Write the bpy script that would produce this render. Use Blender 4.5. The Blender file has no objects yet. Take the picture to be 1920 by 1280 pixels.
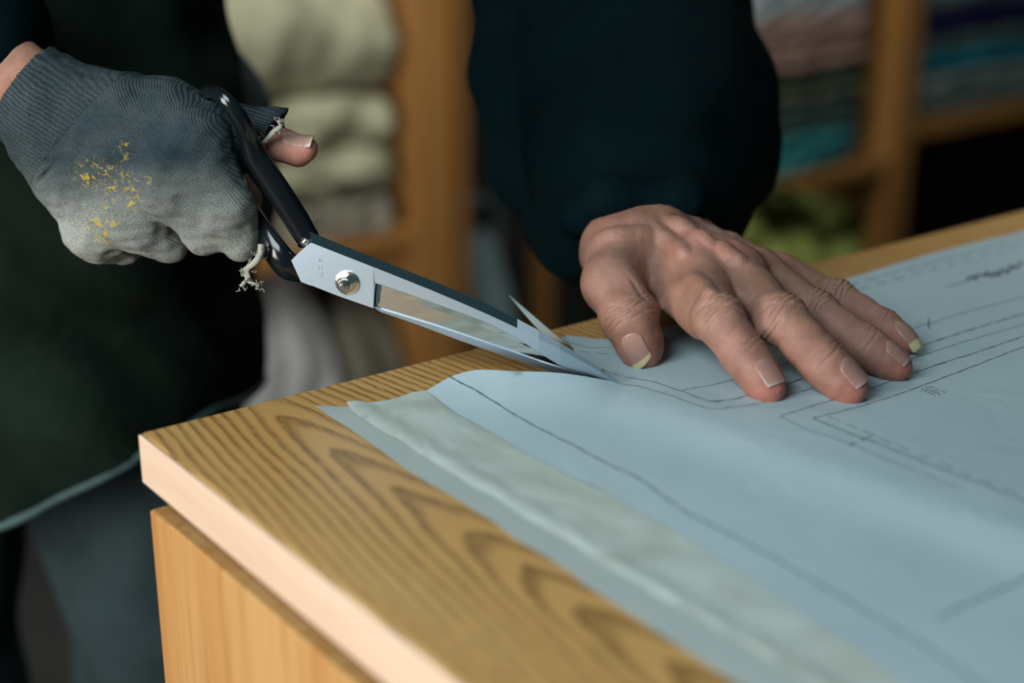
import bpy, bmesh, math, random
import numpy as np
from mathutils import Vector, Matrix
from mathutils.geometry import delaunay_2d_cdt
from mathutils.bvhtree import BVHTree
import openvdb as vdb

# ------------------------------------------------------------------ camera, world, lights, exposure
FPX = 2985.0
TILT = math.atan(1099 / 2985.0)
CAMZ, TOPZ = 1.15, 0.85
sc = bpy.context.scene
COL = sc.collection
cd = bpy.data.cameras.new('camera'); cam = bpy.data.objects.new('camera', cd); COL.objects.link(cam)
cd.sensor_width = 36; cd.lens = FPX / 1920 * 36
cam.location = (0, 0, CAMZ); cam.rotation_euler = (math.pi / 2 - TILT, 0, 0)
cd.clip_start = 0.02
cd.dof.use_dof = True; cd.dof.focus_distance = 0.812; cd.dof.aperture_fstop = 2.8; cd.dof.aperture_blades = 9
sc.camera = cam
sc.view_settings.view_transform = 'Standard'; sc.view_settings.look = 'None'
sc.view_settings.exposure = 0.0; sc.view_settings.gamma = 1.0; sc.view_settings.use_curve_mapping = False

w = bpy.data.worlds.new('world'); sc.world = w; w.use_nodes = True
w.node_tree.nodes['Background'].inputs[0].default_value = (0.26, 0.55, 0.62, 1)
w.node_tree.nodes['Background'].inputs[1].default_value = 0.11

def area_light(name, loc, target, sx, sy, power, col):
    l = bpy.data.lights.new(name, 'AREA'); l.shape = 'RECTANGLE'; l.size = sx; l.size_y = sy
    l.energy = power; l.color = col
    o = bpy.data.objects.new(name, l); COL.objects.link(o); o.location = loc
    o.rotation_euler = (Vector(target) - Vector(loc)).to_track_quat('-Z', 'Y').to_euler()
    return o
area_light('window_light', (-2.0, -0.85, 1.02), (-.1, 0.8, 0.85), 1.2, 1.1, 60, (1.0, 0.93, 0.86))
area_light('skylight', (-0.48, 0.02, 1.55), (.0, 0.6, 0.85), .6, .6, 11.0, (0.80, 0.95, 1.0))
area_light('shelf_fill_light', (0.0, 1.55, 1.75), (0.1, 2.6, 0.55), 1.1, .4, 15, (1.0, 0.97, 0.88))  # added fill without a real fixture, brightens the shelf rack and quilts

# ------------------------------------------------------------------ picture <-> place
FW = np.array([0, math.cos(TILT), -math.sin(TILT)]); UP = np.array([0, math.sin(TILT), math.cos(TILT)])
CAM = np.array([0, 0, CAMZ])
def ray(px, py): return FW + np.array([1., 0, 0]) * (px - 960) / FPX + UP * (640 - py) / FPX
def P(px, py, z=0.0):
    r = ray(px, py); return CAM + r * ((TOPZ + z - CAMZ) / r[2])
def D(px, py, depth): return CAM + ray(px, py) * depth
AZ = math.atan(2326 / (FPX / math.cos(TILT)))
UU = np.array([math.cos(AZ), math.sin(AZ), 0]); VV = np.array([math.sin(AZ), -math.cos(AZ), 0])
ORG = P(260.6, 811.6)
def W(u, v, z): return ORG * np.array([1, 1, 0]) + UU * u + VV * v + np.array([0, 0, z])
def Q(px, py, v):                                  # onto the upright plane v = const, parallel to the table's back edge
    r = ray(px, py); t = (v - (CAM - ORG) @ VV) / (r @ VV); p = CAM + r * t
    return (p - ORG) @ UU, p[2]
TIP = P(1164, 720, 0.0050)
SD = np.array([1.0, -0.25, 0]); SD /= np.linalg.norm(SD)            # along the shears, towards the tip
SN = np.array([SD[1], -SD[0], 0])                                   # out of their flat face, towards the camera side
def G(px, py, off=0.0):                                             # onto the plane the shears lie in, moved out by off
    r = ray(px, py); t = (off - (CAM - TIP) @ SN) / (r @ SN); return CAM + r * t

# ------------------------------------------------------------------ object helpers
def tag(o, label=None, cat=None, group=None, kind=None):
    if label: o['label'] = label
    if cat: o['category'] = cat
    if group: o['group'] = group
    if kind: o['kind'] = kind
    return o
def empty(name, loc=(0, 0, 0), **k):
    o = bpy.data.objects.new(name, None); COL.objects.link(o); o.location = loc; o.empty_display_size = .05
    return tag(o, **k)
def mesh(name, verts, faces, mat, parent=None, smooth=True, mats=None, fmat=None):
    me = bpy.data.meshes.new(name); me.from_pydata([tuple(map(float, v)) for v in verts], [], [tuple(map(int, f)) for f in faces])
    for m in (mats or [mat]): me.materials.append(m)
    if fmat is not None: me.polygons.foreach_set('material_index', np.array(fmat, dtype=np.int32))
    if smooth: me.polygons.foreach_set('use_smooth', np.ones(len(me.polygons), dtype=bool))
    me.update()
    o = bpy.data.objects.new(name, me); COL.objects.link(o)
    if parent: put(o, parent)
    return o
def put(o, parent):
    o.parent = parent; o.matrix_parent_inverse = Matrix.Identity(4)
    r = parent
    while r.parent: r = r.parent
    o.data.transform(Matrix.Translation(-r.location))
def fix(o):
    bm = bmesh.new(); bm.from_mesh(o.data); bmesh.ops.recalc_face_normals(bm, faces=bm.faces); bm.to_mesh(o.data); bm.free()
def bevel(o, w=.002, seg=3, ang=40):
    m = o.modifiers.new('bevel', 'BEVEL'); m.width = w; m.segments = seg; m.limit_method = 'ANGLE'; m.angle_limit = math.radians(ang)
    m.harden_normals = False
def colattr(o, name, arr):
    a = o.data.color_attributes.new(name, 'FLOAT_COLOR', 'POINT')
    if arr.ndim == 1: arr = np.stack([arr] * 3, 1)
    a.data.foreach_set('color', np.concatenate([arr, np.ones((len(arr), 1))], 1).astype(np.float32).ravel())
def verts_of(o):
    a = np.empty(len(o.data.vertices) * 3, dtype=np.float32); o.data.vertices.foreach_get('co', a); return a.reshape(-1, 3).astype(float)
def box8(c, ex, ey, ez):
    c, ex, ey, ez = map(np.array, (c, ex, ey, ez)); vs = []
    for i in (0, 1):
        for j in (0, 1):
            for k in (0, 1): vs.append(c + ex * i + ey * j + ez * k)
    return vs, [(0, 1, 3, 2), (4, 6, 7, 5), (0, 4, 5, 1), (2, 3, 7, 6), (0, 2, 6, 4), (1, 5, 7, 3)]
def uvbox(name, u0, u1, v0, v1, z0, z1, mat, parent=None, bev=.002):
    vs, fs = box8(W(u0, v0, z0), UU * (u1 - u0), VV * (v1 - v0), (0, 0, z1 - z0))
    o = mesh(name, vs, fs, mat, parent, smooth=False); fix(o)
    if bev: bevel(o, bev)
    return o
def interp(xs, ys, x): return np.interp(x, xs, ys)
def catmull(pts, n=8):
    pts = [np.array(p, float) for p in pts]; out = []
    q = [2 * pts[0] - pts[1]] + pts + [2 * pts[-1] - pts[-2]]
    for i in range(1, len(q) - 2):
        for k in range(n):
            t = k / n; a, b, c, d = q[i - 1:i + 3]
            out.append(.5 * ((2 * b) + (c - a) * t + (2 * a - 5 * b + 4 * c - d) * t * t + (3 * b - a - 3 * c + d) * t ** 3))
    out.append(pts[-1]); return out
def tube(path, rad, seg=12, flat=None, fdir=None, cap=True):
    """round or flattened tube along a path; rad a list; flat = ratio along fdir"""
    path = [np.array(p, float) for p in path]; vs, fs = [], []
    n = len(path); rad = np.interp(np.linspace(0, 1, n), np.linspace(0, 1, len(rad)), rad) if hasattr(rad, '__len__') else [rad] * n
    ref = np.array(fdir if fdir is not None else (0.3, .2, 1.), float)
    for i, p in enumerate(path):
        t = path[min(i + 1, n - 1)] - path[max(i - 1, 0)]; t /= np.linalg.norm(t) + 1e-12
        a = ref - t * (ref @ t); a /= np.linalg.norm(a) + 1e-12; b = np.cross(t, a)
        for k in range(seg):
            th = 2 * math.pi * k / seg
            vs.append(p + rad[i] * (a * math.cos(th) * (flat or 1) + b * math.sin(th)))
    for i in range(n - 1):
        for k in range(seg):
            k2 = (k + 1) % seg; fs.append((i * seg + k, i * seg + k2, (i + 1) * seg + k2, (i + 1) * seg + k))
    if cap: fs += [tuple(range(seg))[::-1], tuple((n - 1) * seg + k for k in range(seg))]
    return vs, fs
def merge(*parts):
    vs, fs = [], []
    for v, f in parts:
        o = len(vs); vs += list(v); fs += [tuple(i + o for i in q) for q in f]
    return vs, fs
_r = np.random.RandomState(5)
def make_noise(freq, n=14, seed=0):
    r = np.random.RandomState(seed); d = r.normal(size=(n, 3)); d /= np.linalg.norm(d, axis=1)[:, None]
    d *= freq * r.uniform(.6, 1.5, (n, 1)) * 2 * math.pi; ph = r.uniform(0, 6.28, n)
    def f(p): return np.sin(p @ d.T + ph).sum(-1) / math.sqrt(n)
    return f

# ------------------------------------------------------------------ signed distance sculpting
class Field:
    def __init__(s, lo, hi, vox):
        s.lo = np.array(lo, float); s.vox = vox
        s.n = np.ceil((np.array(hi) - s.lo) / vox).astype(int) + 1
        s.a = np.full(s.n, 1.0, np.float32)
    def sub(s, lo, hi):
        i0 = np.clip(np.floor((lo - s.lo) / s.vox).astype(int), 0, s.n); i1 = np.clip(np.ceil((hi - s.lo) / s.vox).astype(int) + 1, 0, s.n)
        sl = tuple(slice(a, b) for a, b in zip(i0, i1))
        g = [s.lo[k] + s.vox * np.arange(i0[k], i1[k]) for k in range(3)]
        X, Y, Z = np.meshgrid(*g, indexing='ij')
        return sl, np.stack([X, Y, Z], -1).astype(np.float32)
    def smin(s, sl, d, k):
        a = s.a[sl]
        if k > 0:
            h = np.maximum(k - np.abs(a - d), 0) / k; s.a[sl] = np.minimum(a, d) - h * h * k * .25
        else: s.a[sl] = np.minimum(a, d)
    def cap(s, a, b, ra, rb, k=.004, n=None, fl=1.0, cut=False):
        """tapered capsule; fl squashes it along n"""
        a, b = np.array(a, float), np.array(b, float); R = max(ra, rb) * max(1, 1 / fl if n is not None else 1) + k + 3 * s.vox
        sl, p = s.sub(np.minimum(a, b) - R, np.maximum(a, b) + R)
        if p.size == 0: return
        ab = b - a; t = np.clip(((p - a) @ ab) / (ab @ ab + 1e-12), 0, 1); q = p - a - t[..., None] * ab
        if n is not None:
            n = np.array(n, float); n /= np.linalg.norm(n); q = q + (q @ n)[..., None] * n * (1 / fl - 1)
        d = np.sqrt((q * q).sum(-1)) - (ra + (rb - ra) * t)
        if n is not None: d = d * min(1, fl * 1.0 if fl < 1 else 1)
        if cut: s.a[sl] = np.maximum(s.a[sl], -d)
        else: s.smin(sl, d, k)
    def chain(s, pts, rs, k=.004, **kw):
        if len(rs) != len(pts): rs = np.interp(np.linspace(0, 1, len(pts)), np.linspace(0, 1, len(rs)), rs)
        for i in range(len(pts) - 1): s.cap(pts[i], pts[i + 1], rs[i], rs[i + 1], k, **kw)
    def top(s, px, py, sink=0.0):
        '''picture point -> the spot where its line of sight first meets the sculpted surface'''
        d = ray(px, py); t = np.arange(.6, 1.1, s.vox * .5); p = CAM + t[:, None] * d; i = np.round((p - s.lo) / s.vox).astype(int)
        ok = np.all((i >= 0) & (i < s.n), 1); v = np.ones(len(t)); j = i[ok]; v[ok] = s.a[j[:, 0], j[:, 1], j[:, 2]]
        h = np.argmax(v < 0); return CAM + d * (t[h] + sink)
    def ell(s, c, r, k=.01, R=None):
        c, r = np.array(c, float), np.array(r, float); m = max(r) + k + 3 * s.vox
        sl, p = s.sub(c - m, c + m); q = p - c
        if R is not None: q = q @ np.array(R).T
        l = np.sqrt(((q / r) ** 2).sum(-1)); l2 = np.sqrt(((q / (r * r)) ** 2).sum(-1)) + 1e-9
        s.smin(sl, l * (l - 1) / l2, k)
    def local(s, c, R, fn):
        c = np.array(c); sl, p = s.sub(c - R, c + R)
        if p.size: s.a[sl] += fn(p - c, s.a[sl])
    def mesh(s):
        v3 = 3 * s.vox; a = np.clip(s.a, -v3, v3); g = vdb.FloatGrid(v3); g.copyFromArray(a)
        pts, q = g.convertToQuads(0.0)
        return pts * s.vox + s.lo, q[:, ::-1]

# ------------------------------------------------------------------ materials
def M(name): 
    m = bpy.data.materials.new(name); m.use_nodes = True; nt = m.node_tree
    return m, nt, nt.nodes, nt.links, nt.nodes['Principled BSDF']
def N(nt, t, **k):
    n = nt.nodes.new(t)
    for a, b in k.items():
        if a.startswith('i_'): n.inputs[int(a[2:]) if a[2:].isdigit() else a[2:]].default_value = b
        else: setattr(n, a, b)
    return n
def math_(nt, op, a, b=None, c=None, clamp=False):
    n = nt.nodes.new('ShaderNodeMath'); n.operation = op; n.use_clamp = clamp
    for i, x in enumerate((a, b, c)):
        if x is None: continue
        if isinstance(x, (int, float)): n.inputs[i].default_value = x
        else: nt.links.new(x, n.inputs[i])
    return n.outputs[0]
def ramp(nt, src, stops, interp='LINEAR'):
    n = nt.nodes.new('ShaderNodeValToRGB'); nt.links.new(src, n.inputs[0]); cr = n.color_ramp; cr.interpolation = interp
    while len(cr.elements) < len(stops): cr.elements.new(.5)
    for e, (p, c) in zip(cr.elements, stops): e.position = p; e.color = (*c, 1) if len(c) == 3 else c
    return n.outputs[0]
def mixc(nt, fac, a, b, mode='MIX'):
    n = nt.nodes.new('ShaderNodeMix'); n.data_type = 'RGBA'; n.blend_type = mode
    for s, x in ((n.inputs[0], fac), (n.inputs[6], a), (n.inputs[7], b)):
        if isinstance(x, (int, float)): s.default_value = x
        elif isinstance(x, tuple): s.default_value = (*x, 1)
        else: nt.links.new(x, s)
    return n.outputs[2]
def noise(nt, vec, scale, detail=3, rough=.5, dist=0.0):
    n = N(nt, 'ShaderNodeTexNoise'); n.inputs['Scale'].default_value = scale; n.inputs['Detail'].default_value = detail
    n.inputs['Roughness'].default_value = rough; n.inputs['Distortion'].default_value = dist
    if vec is not None: nt.links.new(vec, n.inputs['Vector'])
    return n.outputs[0]
def bump(nt, h, strength, dist, bsdf, prev=None):
    n = N(nt, 'ShaderNodeBump'); n.inputs['Strength'].default_value = strength; n.inputs['Distance'].default_value = dist
    nt.links.new(h, n.inputs['Height'])
    if prev is not None: nt.links.new(prev, n.inputs['Normal'])
    nt.links.new(n.outputs[0], bsdf.inputs['Normal']); return n.outputs[0]
def mapping(nt, scale=(1, 1, 1), rot=(0, 0, 0), loc=(0, 0, 0), src=None):
    n = N(nt, 'ShaderNodeMapping'); n.inputs['Scale'].default_value = scale; n.inputs['Rotation'].default_value = rot; n.inputs['Location'].default_value = loc
    if src is None: src = N(nt, 'ShaderNodeTexCoord').outputs['Object']
    nt.links.new(src, n.inputs['Vector']); return n.outputs[0]
def plain(name, col, rough=.6, metal=0, spec=None, nscale=0, nstr=.2, ndist=.001, var=0.0):
    m, nt, nd, lk, b = M(name); b.inputs['Roughness'].default_value = rough; b.inputs['Metallic'].default_value = metal
    if spec is not None: b.inputs['Specular IOR Level'].default_value = spec
    b.inputs['Base Color'].default_value = (*col, 1)
    if nscale:
        tc = N(nt, 'ShaderNodeTexCoord').outputs['Object']; h = noise(nt, tc, nscale, 4)
        bump(nt, h, nstr, ndist, b)
        if var: lk.new(mixc(nt, 1.0, col, ramp(nt, noise(nt, tc, nscale * .13, 3), [(.3, (1 - var,) * 3), (.7, (1 + var,) * 3)]), 'MULTIPLY'), b.inputs['Base Color'])
    return m

def table_wood():
    m, nt, nd, lk, b = M('oak_grain_top')
    tc = N(nt, 'ShaderNodeTexCoord').outputs['Object']              # table object: x along the back edge, y along the front edge
    warp = N(nt, 'ShaderNodeVectorMath', operation='MULTIPLY_ADD')
    n1 = N(nt, 'ShaderNodeTexNoise'); n1.inputs['Scale'].default_value = 7.5; n1.inputs['Detail'].default_value = 2
    lk.new(mapping(nt, (1, .55, 1), src=tc), n1.inputs['Vector'])
    lk.new(n1.outputs['Color'], warp.inputs[0]); warp.inputs[1].default_value = (.013, .09, 0); lk.new(tc, warp.inputs[2])
    sx = N(nt, 'ShaderNodeSeparateXYZ'); lk.new(warp.outputs[0], sx.inputs[0])
    du = math_(nt, 'SUBTRACT', sx.outputs[0], .072); dv = math_(nt, 'SUBTRACT', sx.outputs[1], .0)
    r = math_(nt, 'SQRT', math_(nt, 'ADD', math_(nt, 'MULTIPLY', du, du), .0003))
    f = math_(nt, 'ADD', r, math_(nt, 'MULTIPLY', dv, .12))
    fine = noise(nt, mapping(nt, (90, 14, 1), src=tc), 1.0, 3, .6)
    f = math_(nt, 'ADD', f, math_(nt, 'MULTIPLY', fine, .0042))
    ph = math_(nt, 'FRACT', math_(nt, 'MULTIPLY', f, 185))
    wide = noise(nt, mapping(nt, (14, 3, 1), src=tc), 1.0, 2)
    ring = ramp(nt, ph, [(0, (.0, 0, 0)), (.38, (.05,) * 3), (.62, (.8,) * 3), (.86, (1,) * 3), (.97, (0, 0, 0))])
    pores = ramp(nt, noise(nt, mapping(nt, (900, 90, 1), src=tc), 1.0, 2, .6), [(.42, (1, 1, 1)), (.62, (.25,) * 3)])
    fac = math_(nt, 'MULTIPLY', ring, math_(nt, 'MULTIPLY_ADD', pores, .75, .25))
    fac = math_(nt, 'MULTIPLY', fac, math_(nt, 'MULTIPLY_ADD', wide, 1.3, .15), clamp=True)
    base = mixc(nt, ramp(nt, noise(nt, mapping(nt, (9, 2.2, 1), src=tc), 1.0, 3), [(.35, (0,) * 3), (.65, (1,) * 3)]), (.64, .37, .135), (.50, .255, .072))
    col = mixc(nt, fac, base, (.145, .07, .019))
    lk.new(col, b.inputs['Base Color']); b.inputs['Roughness'].default_value = .42; b.inputs['Specular IOR Level'].default_value = .35
    bump(nt, math_(nt, 'MULTIPLY', fac, -1), .25, .0004, b)
    return m
def streak_wood(name, c1, c2, c3, scale, rough=.5):
    m, nt, nd, lk, b = M(name); tc = N(nt, 'ShaderNodeTexCoord').outputs['Object']
    a = noise(nt, mapping(nt, scale, src=tc), 1.0, 4, .55, .4); s = tuple(x * 6 for x in scale)
    d = noise(nt, mapping(nt, s, src=tc), 1.0, 2, .6)
    col = mixc(nt, ramp(nt, a, [(.33, (0,) * 3), (.66, (1,) * 3)]), c1, c2)
    col = mixc(nt, ramp(nt, d, [(.5, (0,) * 3), (.75, (.55,) * 3)]), col, c3)
    lk.new(col, b.inputs['Base Color']); b.inputs['Roughness'].default_value = rough; b.inputs['Specular IOR Level'].default_value = .3
    bump(nt, d, .15, .0005, b); return m
def paper_mat(name, col, col2, trans=.25, wr=.4, nscale=28, alpha=None):
    m, nt, nd, lk, b = M(name); tc = N(nt, 'ShaderNodeTexCoord').outputs['Object']
    blot = noise(nt, tc, nscale, 4, .55, .6)
    lk.new(mixc(nt, ramp(nt, blot, [(.35, (0,) * 3), (.65, (1,) * 3)]), col, col2), b.inputs['Base Color'])
    b.inputs['Roughness'].default_value = .62; b.inputs['Specular IOR Level'].default_value = .25
    h = math_(nt, 'ADD', math_(nt, 'MULTIPLY', noise(nt, tc, 18, 3, .5, .8), wr * 3), math_(nt, 'MULTIPLY', noise(nt, tc, 900, 2), .04))
    bump(nt, h, .5, .0012, b)
    if alpha: b.inputs['Alpha'].default_value = alpha
    return m
def cloth_mat(name, col, rough=.85, var=.15, weave=700, sheen=0):
    m, nt, nd, lk, b = M(name); tc = N(nt, 'ShaderNodeTexCoord').outputs['Object']
    n1 = noise(nt, tc, 9, 4, .6); lk.new(mixc(nt, 1.0, col, ramp(nt, n1, [(.3, (1 - var,) * 3), (.7, (1 + var,) * 3)]), 'MULTIPLY'), b.inputs['Base Color'])
    b.inputs['Roughness'].default_value = rough; b.inputs['Specular IOR Level'].default_value = .03
    h = math_(nt, 'ADD', math_(nt, 'MULTIPLY', noise(nt, tc, 22, 3, .5, .5), 1.5), math_(nt, 'MULTIPLY', noise(nt, tc, weave, 2), .15))
    bump(nt, h, .5, .004, b); return m
def skin_mat():
    m, nt, nd, lk, b = M('weathered_skin'); tc = N(nt, 'ShaderNodeTexCoord').outputs['Object']
    at = N(nt, 'ShaderNodeVertexColor', layer_name='tone')
    mot = noise(nt, tc, 95, 5, .62)
    col = mixc(nt, 1.0, at.outputs[0], ramp(nt, mot, [(.28, (.80, .74, .70)), (.72, (1.16, 1.12, 1.1))]), 'MULTIPLY')
    spots = ramp(nt, noise(nt, tc, 160, 2, .5), [(.66, (0,) * 3), (.76, (1,) * 3)])
    col = mixc(nt, math_(nt, 'MULTIPLY', spots, .3), col, (.28, .12, .075))
    v2 = N(nt, 'ShaderNodeTexVoronoi', feature='DISTANCE_TO_EDGE'); v2.inputs['Scale'].default_value = 900
    wz = N(nt, 'ShaderNodeVectorMath', operation='MULTIPLY_ADD'); nn = N(nt, 'ShaderNodeTexNoise'); nn.inputs['Scale'].default_value = 220
    lk.new(tc, nn.inputs['Vector']); lk.new(nn.outputs['Color'], wz.inputs[0]); wz.inputs[1].default_value = (.0035,) * 3
    lk.new(mapping(nt, (1, .8, .8), (0, 0, .7), src=tc), wz.inputs[2]); lk.new(wz.outputs[0], v2.inputs['Vector'])
    cr = ramp(nt, v2.outputs['Distance'], [(0, (0,) * 3), (.22, (1,) * 3)])
    # fine cross-creases, stretched across the fingers
    wv = noise(nt, mapping(nt, (1500, 260, 700), (0, 0, .95), src=tc), 1.0, 4, .6, .8)
    h = math_(nt, 'ADD', math_(nt, 'MULTIPLY', cr, .35), math_(nt, 'MULTIPLY', wv, .9))
    h = math_(nt, 'ADD', h, math_(nt, 'MULTIPLY', mot, .7))
    lk.new(col, b.inputs['Base Color']); b.inputs['Roughness'].default_value = .5; b.inputs['Specular IOR Level'].default_value = .38
    b.inputs['Subsurface Weight'].default_value = .12; b.inputs['Subsurface Radius'].default_value = (.006, .002, .001); b.inputs['Subsurface Scale'].default_value = .6
    bump(nt, h, .55, .00045, b); return m
def nail_mat():
    m, nt, nd, lk, b = M('fingernail_plate'); at = N(nt, 'ShaderNodeVertexColor', layer_name='tone')
    lk.new(at.outputs[0], b.inputs['Base Color']); b.inputs['Roughness'].default_value = .32; b.inputs['Specular IOR Level'].default_value = .5
    tc = N(nt, 'ShaderNodeTexCoord').outputs['Object']; bump(nt, noise(nt, tc, 500, 2), .15, .0003, b); return m
def knit_mat(name, rib=False):
    m, nt, nd, lk, b = M(name); tc = N(nt, 'ShaderNodeTexCoord').outputs['Object']
    at = N(nt, 'ShaderNodeVertexColor', layer_name='knit'); sp = N(nt, 'ShaderNodeSeparateColor'); lk.new(at.outputs[0], sp.inputs[0])
    wob = math_(nt, 'MULTIPLY', noise(nt, tc, 60 if not rib else 130, 3), .9 if not rib else 6.0)
    k = 2 * math.pi
    # attribute red: coordinate across the wales (0..1 = 200 mm), green: along them
    wc = math_(nt, 'SINE', math_(nt, 'ADD', math_(nt, 'MULTIPLY', sp.outputs[0], (85 if rib else 165) * k), wob))
    lc = math_(nt, 'SINE', math_(nt, 'ADD', math_(nt, 'MULTIPLY', sp.outputs[1], 230 * k), math_(nt, 'MULTIPLY', wob, 2)))
    fuzz = noise(nt, tc, 1400, 3, .7)
    msk = ramp(nt, noise(nt, tc, 20, 2), [(.38, (.25,) * 3), (.6, (1,) * 3)])
    h = math_(nt, 'MULTIPLY', math_(nt, 'ADD', math_(nt, 'MULTIPLY', wc, .42), math_(nt, 'MULTIPLY', math_(nt, 'MULTIPLY', lc, wc), .3)), msk)
    h = math_(nt, 'ADD', h, math_(nt, 'MULTIPLY_ADD', fuzz, 1.9, -.5))
    blot = noise(nt, tc, 26, 4, .6, .5)
    base = mixc(nt, ramp(nt, blot, [(.3, (0,) * 3), (.7, (1,) * 3)]), (.026, .046, .058), (.078, .096, .098))
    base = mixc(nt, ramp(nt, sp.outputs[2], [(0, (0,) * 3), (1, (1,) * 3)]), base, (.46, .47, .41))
    base = mixc(nt, ramp(nt, h, [(.1, (0,) * 3), (.9, (1,) * 3)]), mixc(nt, 1.0, base, (.5, .52, .55), 'MULTIPLY'), mixc(nt, 1.0, base, (1.5, 1.5, 1.5), 'MULTIPLY'))
    if not rib:
        a2 = N(nt, 'ShaderNodeVertexColor', layer_name='paint')
        sd = math_(nt, 'MULTIPLY', ramp(nt, noise(nt, tc, 330, 3, .65), [(.53, (0,) * 3), (.60, (1,) * 3)]), a2.outputs[0])
        base = mixc(nt, math_(nt, 'MULTIPLY', sd, 1.0, clamp=True), base, (.62, .44, .05))
    lk.new(base, b.inputs['Base Color']); b.inputs['Roughness'].default_value = .95; b.inputs['Specular IOR Level'].default_value = .08
    bump(nt, h, .8, .0009 if not rib else .0014, b); return m

MT = dict(
    top=table_wood(),
    edge=streak_wood('pale_edge_band_wood', (.66, .455, .315), (.71, .52, .385), (.57, .375, .26), (5, 5, 50)),
    panel=streak_wood('orange_side_panel_wood', (.44, .20, .060), (.53, .295, .11), (.30, .12, .03), (26, 26, 1.2)),
    shelf=streak_wood('shelf_pine', (.24, .115, .03), (.31, .155, .045), (.16, .07, .016), (20, 20, 1.5), .6),
    bevel=plain('polished_bevel_steel', (.50, .56, .60), .06, 1.0),
    steel=plain('satin_steel', (.36, .45, .53), .34, 1.0, nscale=600, nstr=.05, ndist=.0001),
    mirror=plain('polished_hollow_steel', (.52, .52, .48), .07, 1.0),
    black=plain('black_enamel', (.004, .006, .008), .16, 0, .6),
    chrome=plain('chrome_nut', (.75, .74, .70), .16, 1.0),
    ink=plain('pencil_line', (.055, .075, .095), .8),
    jacket=cloth_mat('navy_black_jacket_cloth', (.0012, .0062, .0078), .8, .25),
    apron=cloth_mat('dark_olive_apron_cloth', (.009, .016, .011), .85, .5),
    trim=cloth_mat('grey_hem_cloth', (.09, .14, .14), .9),
    trousers=cloth_mat('slate_trouser_cloth', (.030, .046, .050), .9, .35),
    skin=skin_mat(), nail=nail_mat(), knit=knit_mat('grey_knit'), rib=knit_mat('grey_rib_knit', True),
    fray=plain('frayed_yarn', (.36, .34, .28), .95, nscale=1500, nstr=.6, ndist=.0006),
    floor=plain('dark_floor', (.03, .035, .034), .6, nscale=20, nstr=.2, var=.3),
    wall=plain('dark_wall', (.02, .028, .027), .8, nscale=10, nstr=.2),
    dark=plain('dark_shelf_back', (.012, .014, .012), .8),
)

# ------------------------------------------------------------------ room
def room():
    f = mesh('floor', *box8((-3, -2, -.1), (6, 0, 0), (0, 7.5, 0), (0, 0, .1)), MT['floor'], smooth=False); fix(f); tag(f, kind='structure')
    for n, c, a, b in (('wall_back', (-3, 5.5, 0), (6, 0, 0), (0, .1, 0)), ('wall_right', (3, -2, 0), (.1, 0, 0), (0, 7.6, 0)), ('wall_left', (-3.1, 1.5, 0), (.1, 0, 0), (0, 4.1, 0))):
        o = mesh(n, *box8(c, a, b, (0, 0, 2.7)), MT['wall'], smooth=False); fix(o); tag(o, kind='structure')
room()

# ------------------------------------------------------------------ table
def table():
    t = empty('cutting_table', tuple(W(0, 0, 0)), label='wooden cutting table with wavy oak grain top and pale edge strip, papers spread on it', cat='table')
    t.rotation_euler = (0, 0, AZ)
    def part(name, x0, x1, y0, y1, z0, z1, mat, bev=.0015):
        # table frame: x along the back edge (u), y along the front edge, counted as -v because the frame is right handed
        vs, fs = box8((x0, -y1, z0), (x1 - x0, 0, 0), (0, y1 - y0, 0), (0, 0, z1 - z0))
        o = mesh(name, vs, fs, mat, None, smooth=False); fix(o); bevel(o, bev); o.parent = t; return o
    part('tabletop', .0012, 1.5, 0, .8, TOPZ - .025, TOPZ, MT['top'], .0012)
    part('edge_strip', -.0008, .0011, .0005, .7995, TOPZ - .0252, TOPZ - .0004, MT['edge'], .0008)
    sp = part('side_panel', -.0005, .02, .008, .76, .012, TOPZ - .0365, MT['panel'], .001)
    sp['label'] = 'orange wooden side panel set below the top'
    part('side_panel', 1.42, 1.44, .01, .76, .012, TOPZ - .0365, MT['panel'], .001)
    part('back_panel', .03, 1.41, .03, .045, .04, TOPZ - .04, MT['panel'], .001)
    part('rail', .025, 1.41, .06, .12, TOPZ - .0365, TOPZ - .0255, MT['panel'], .001)
    part('rail', .025, 1.41, .62, .68, TOPZ - .0365, TOPZ - .0255, MT['panel'], .001)
    part('stile', -.0012, .0202, .0078, .0292, .0, TOPZ - .0368, MT['panel'], .001)
table()

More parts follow.
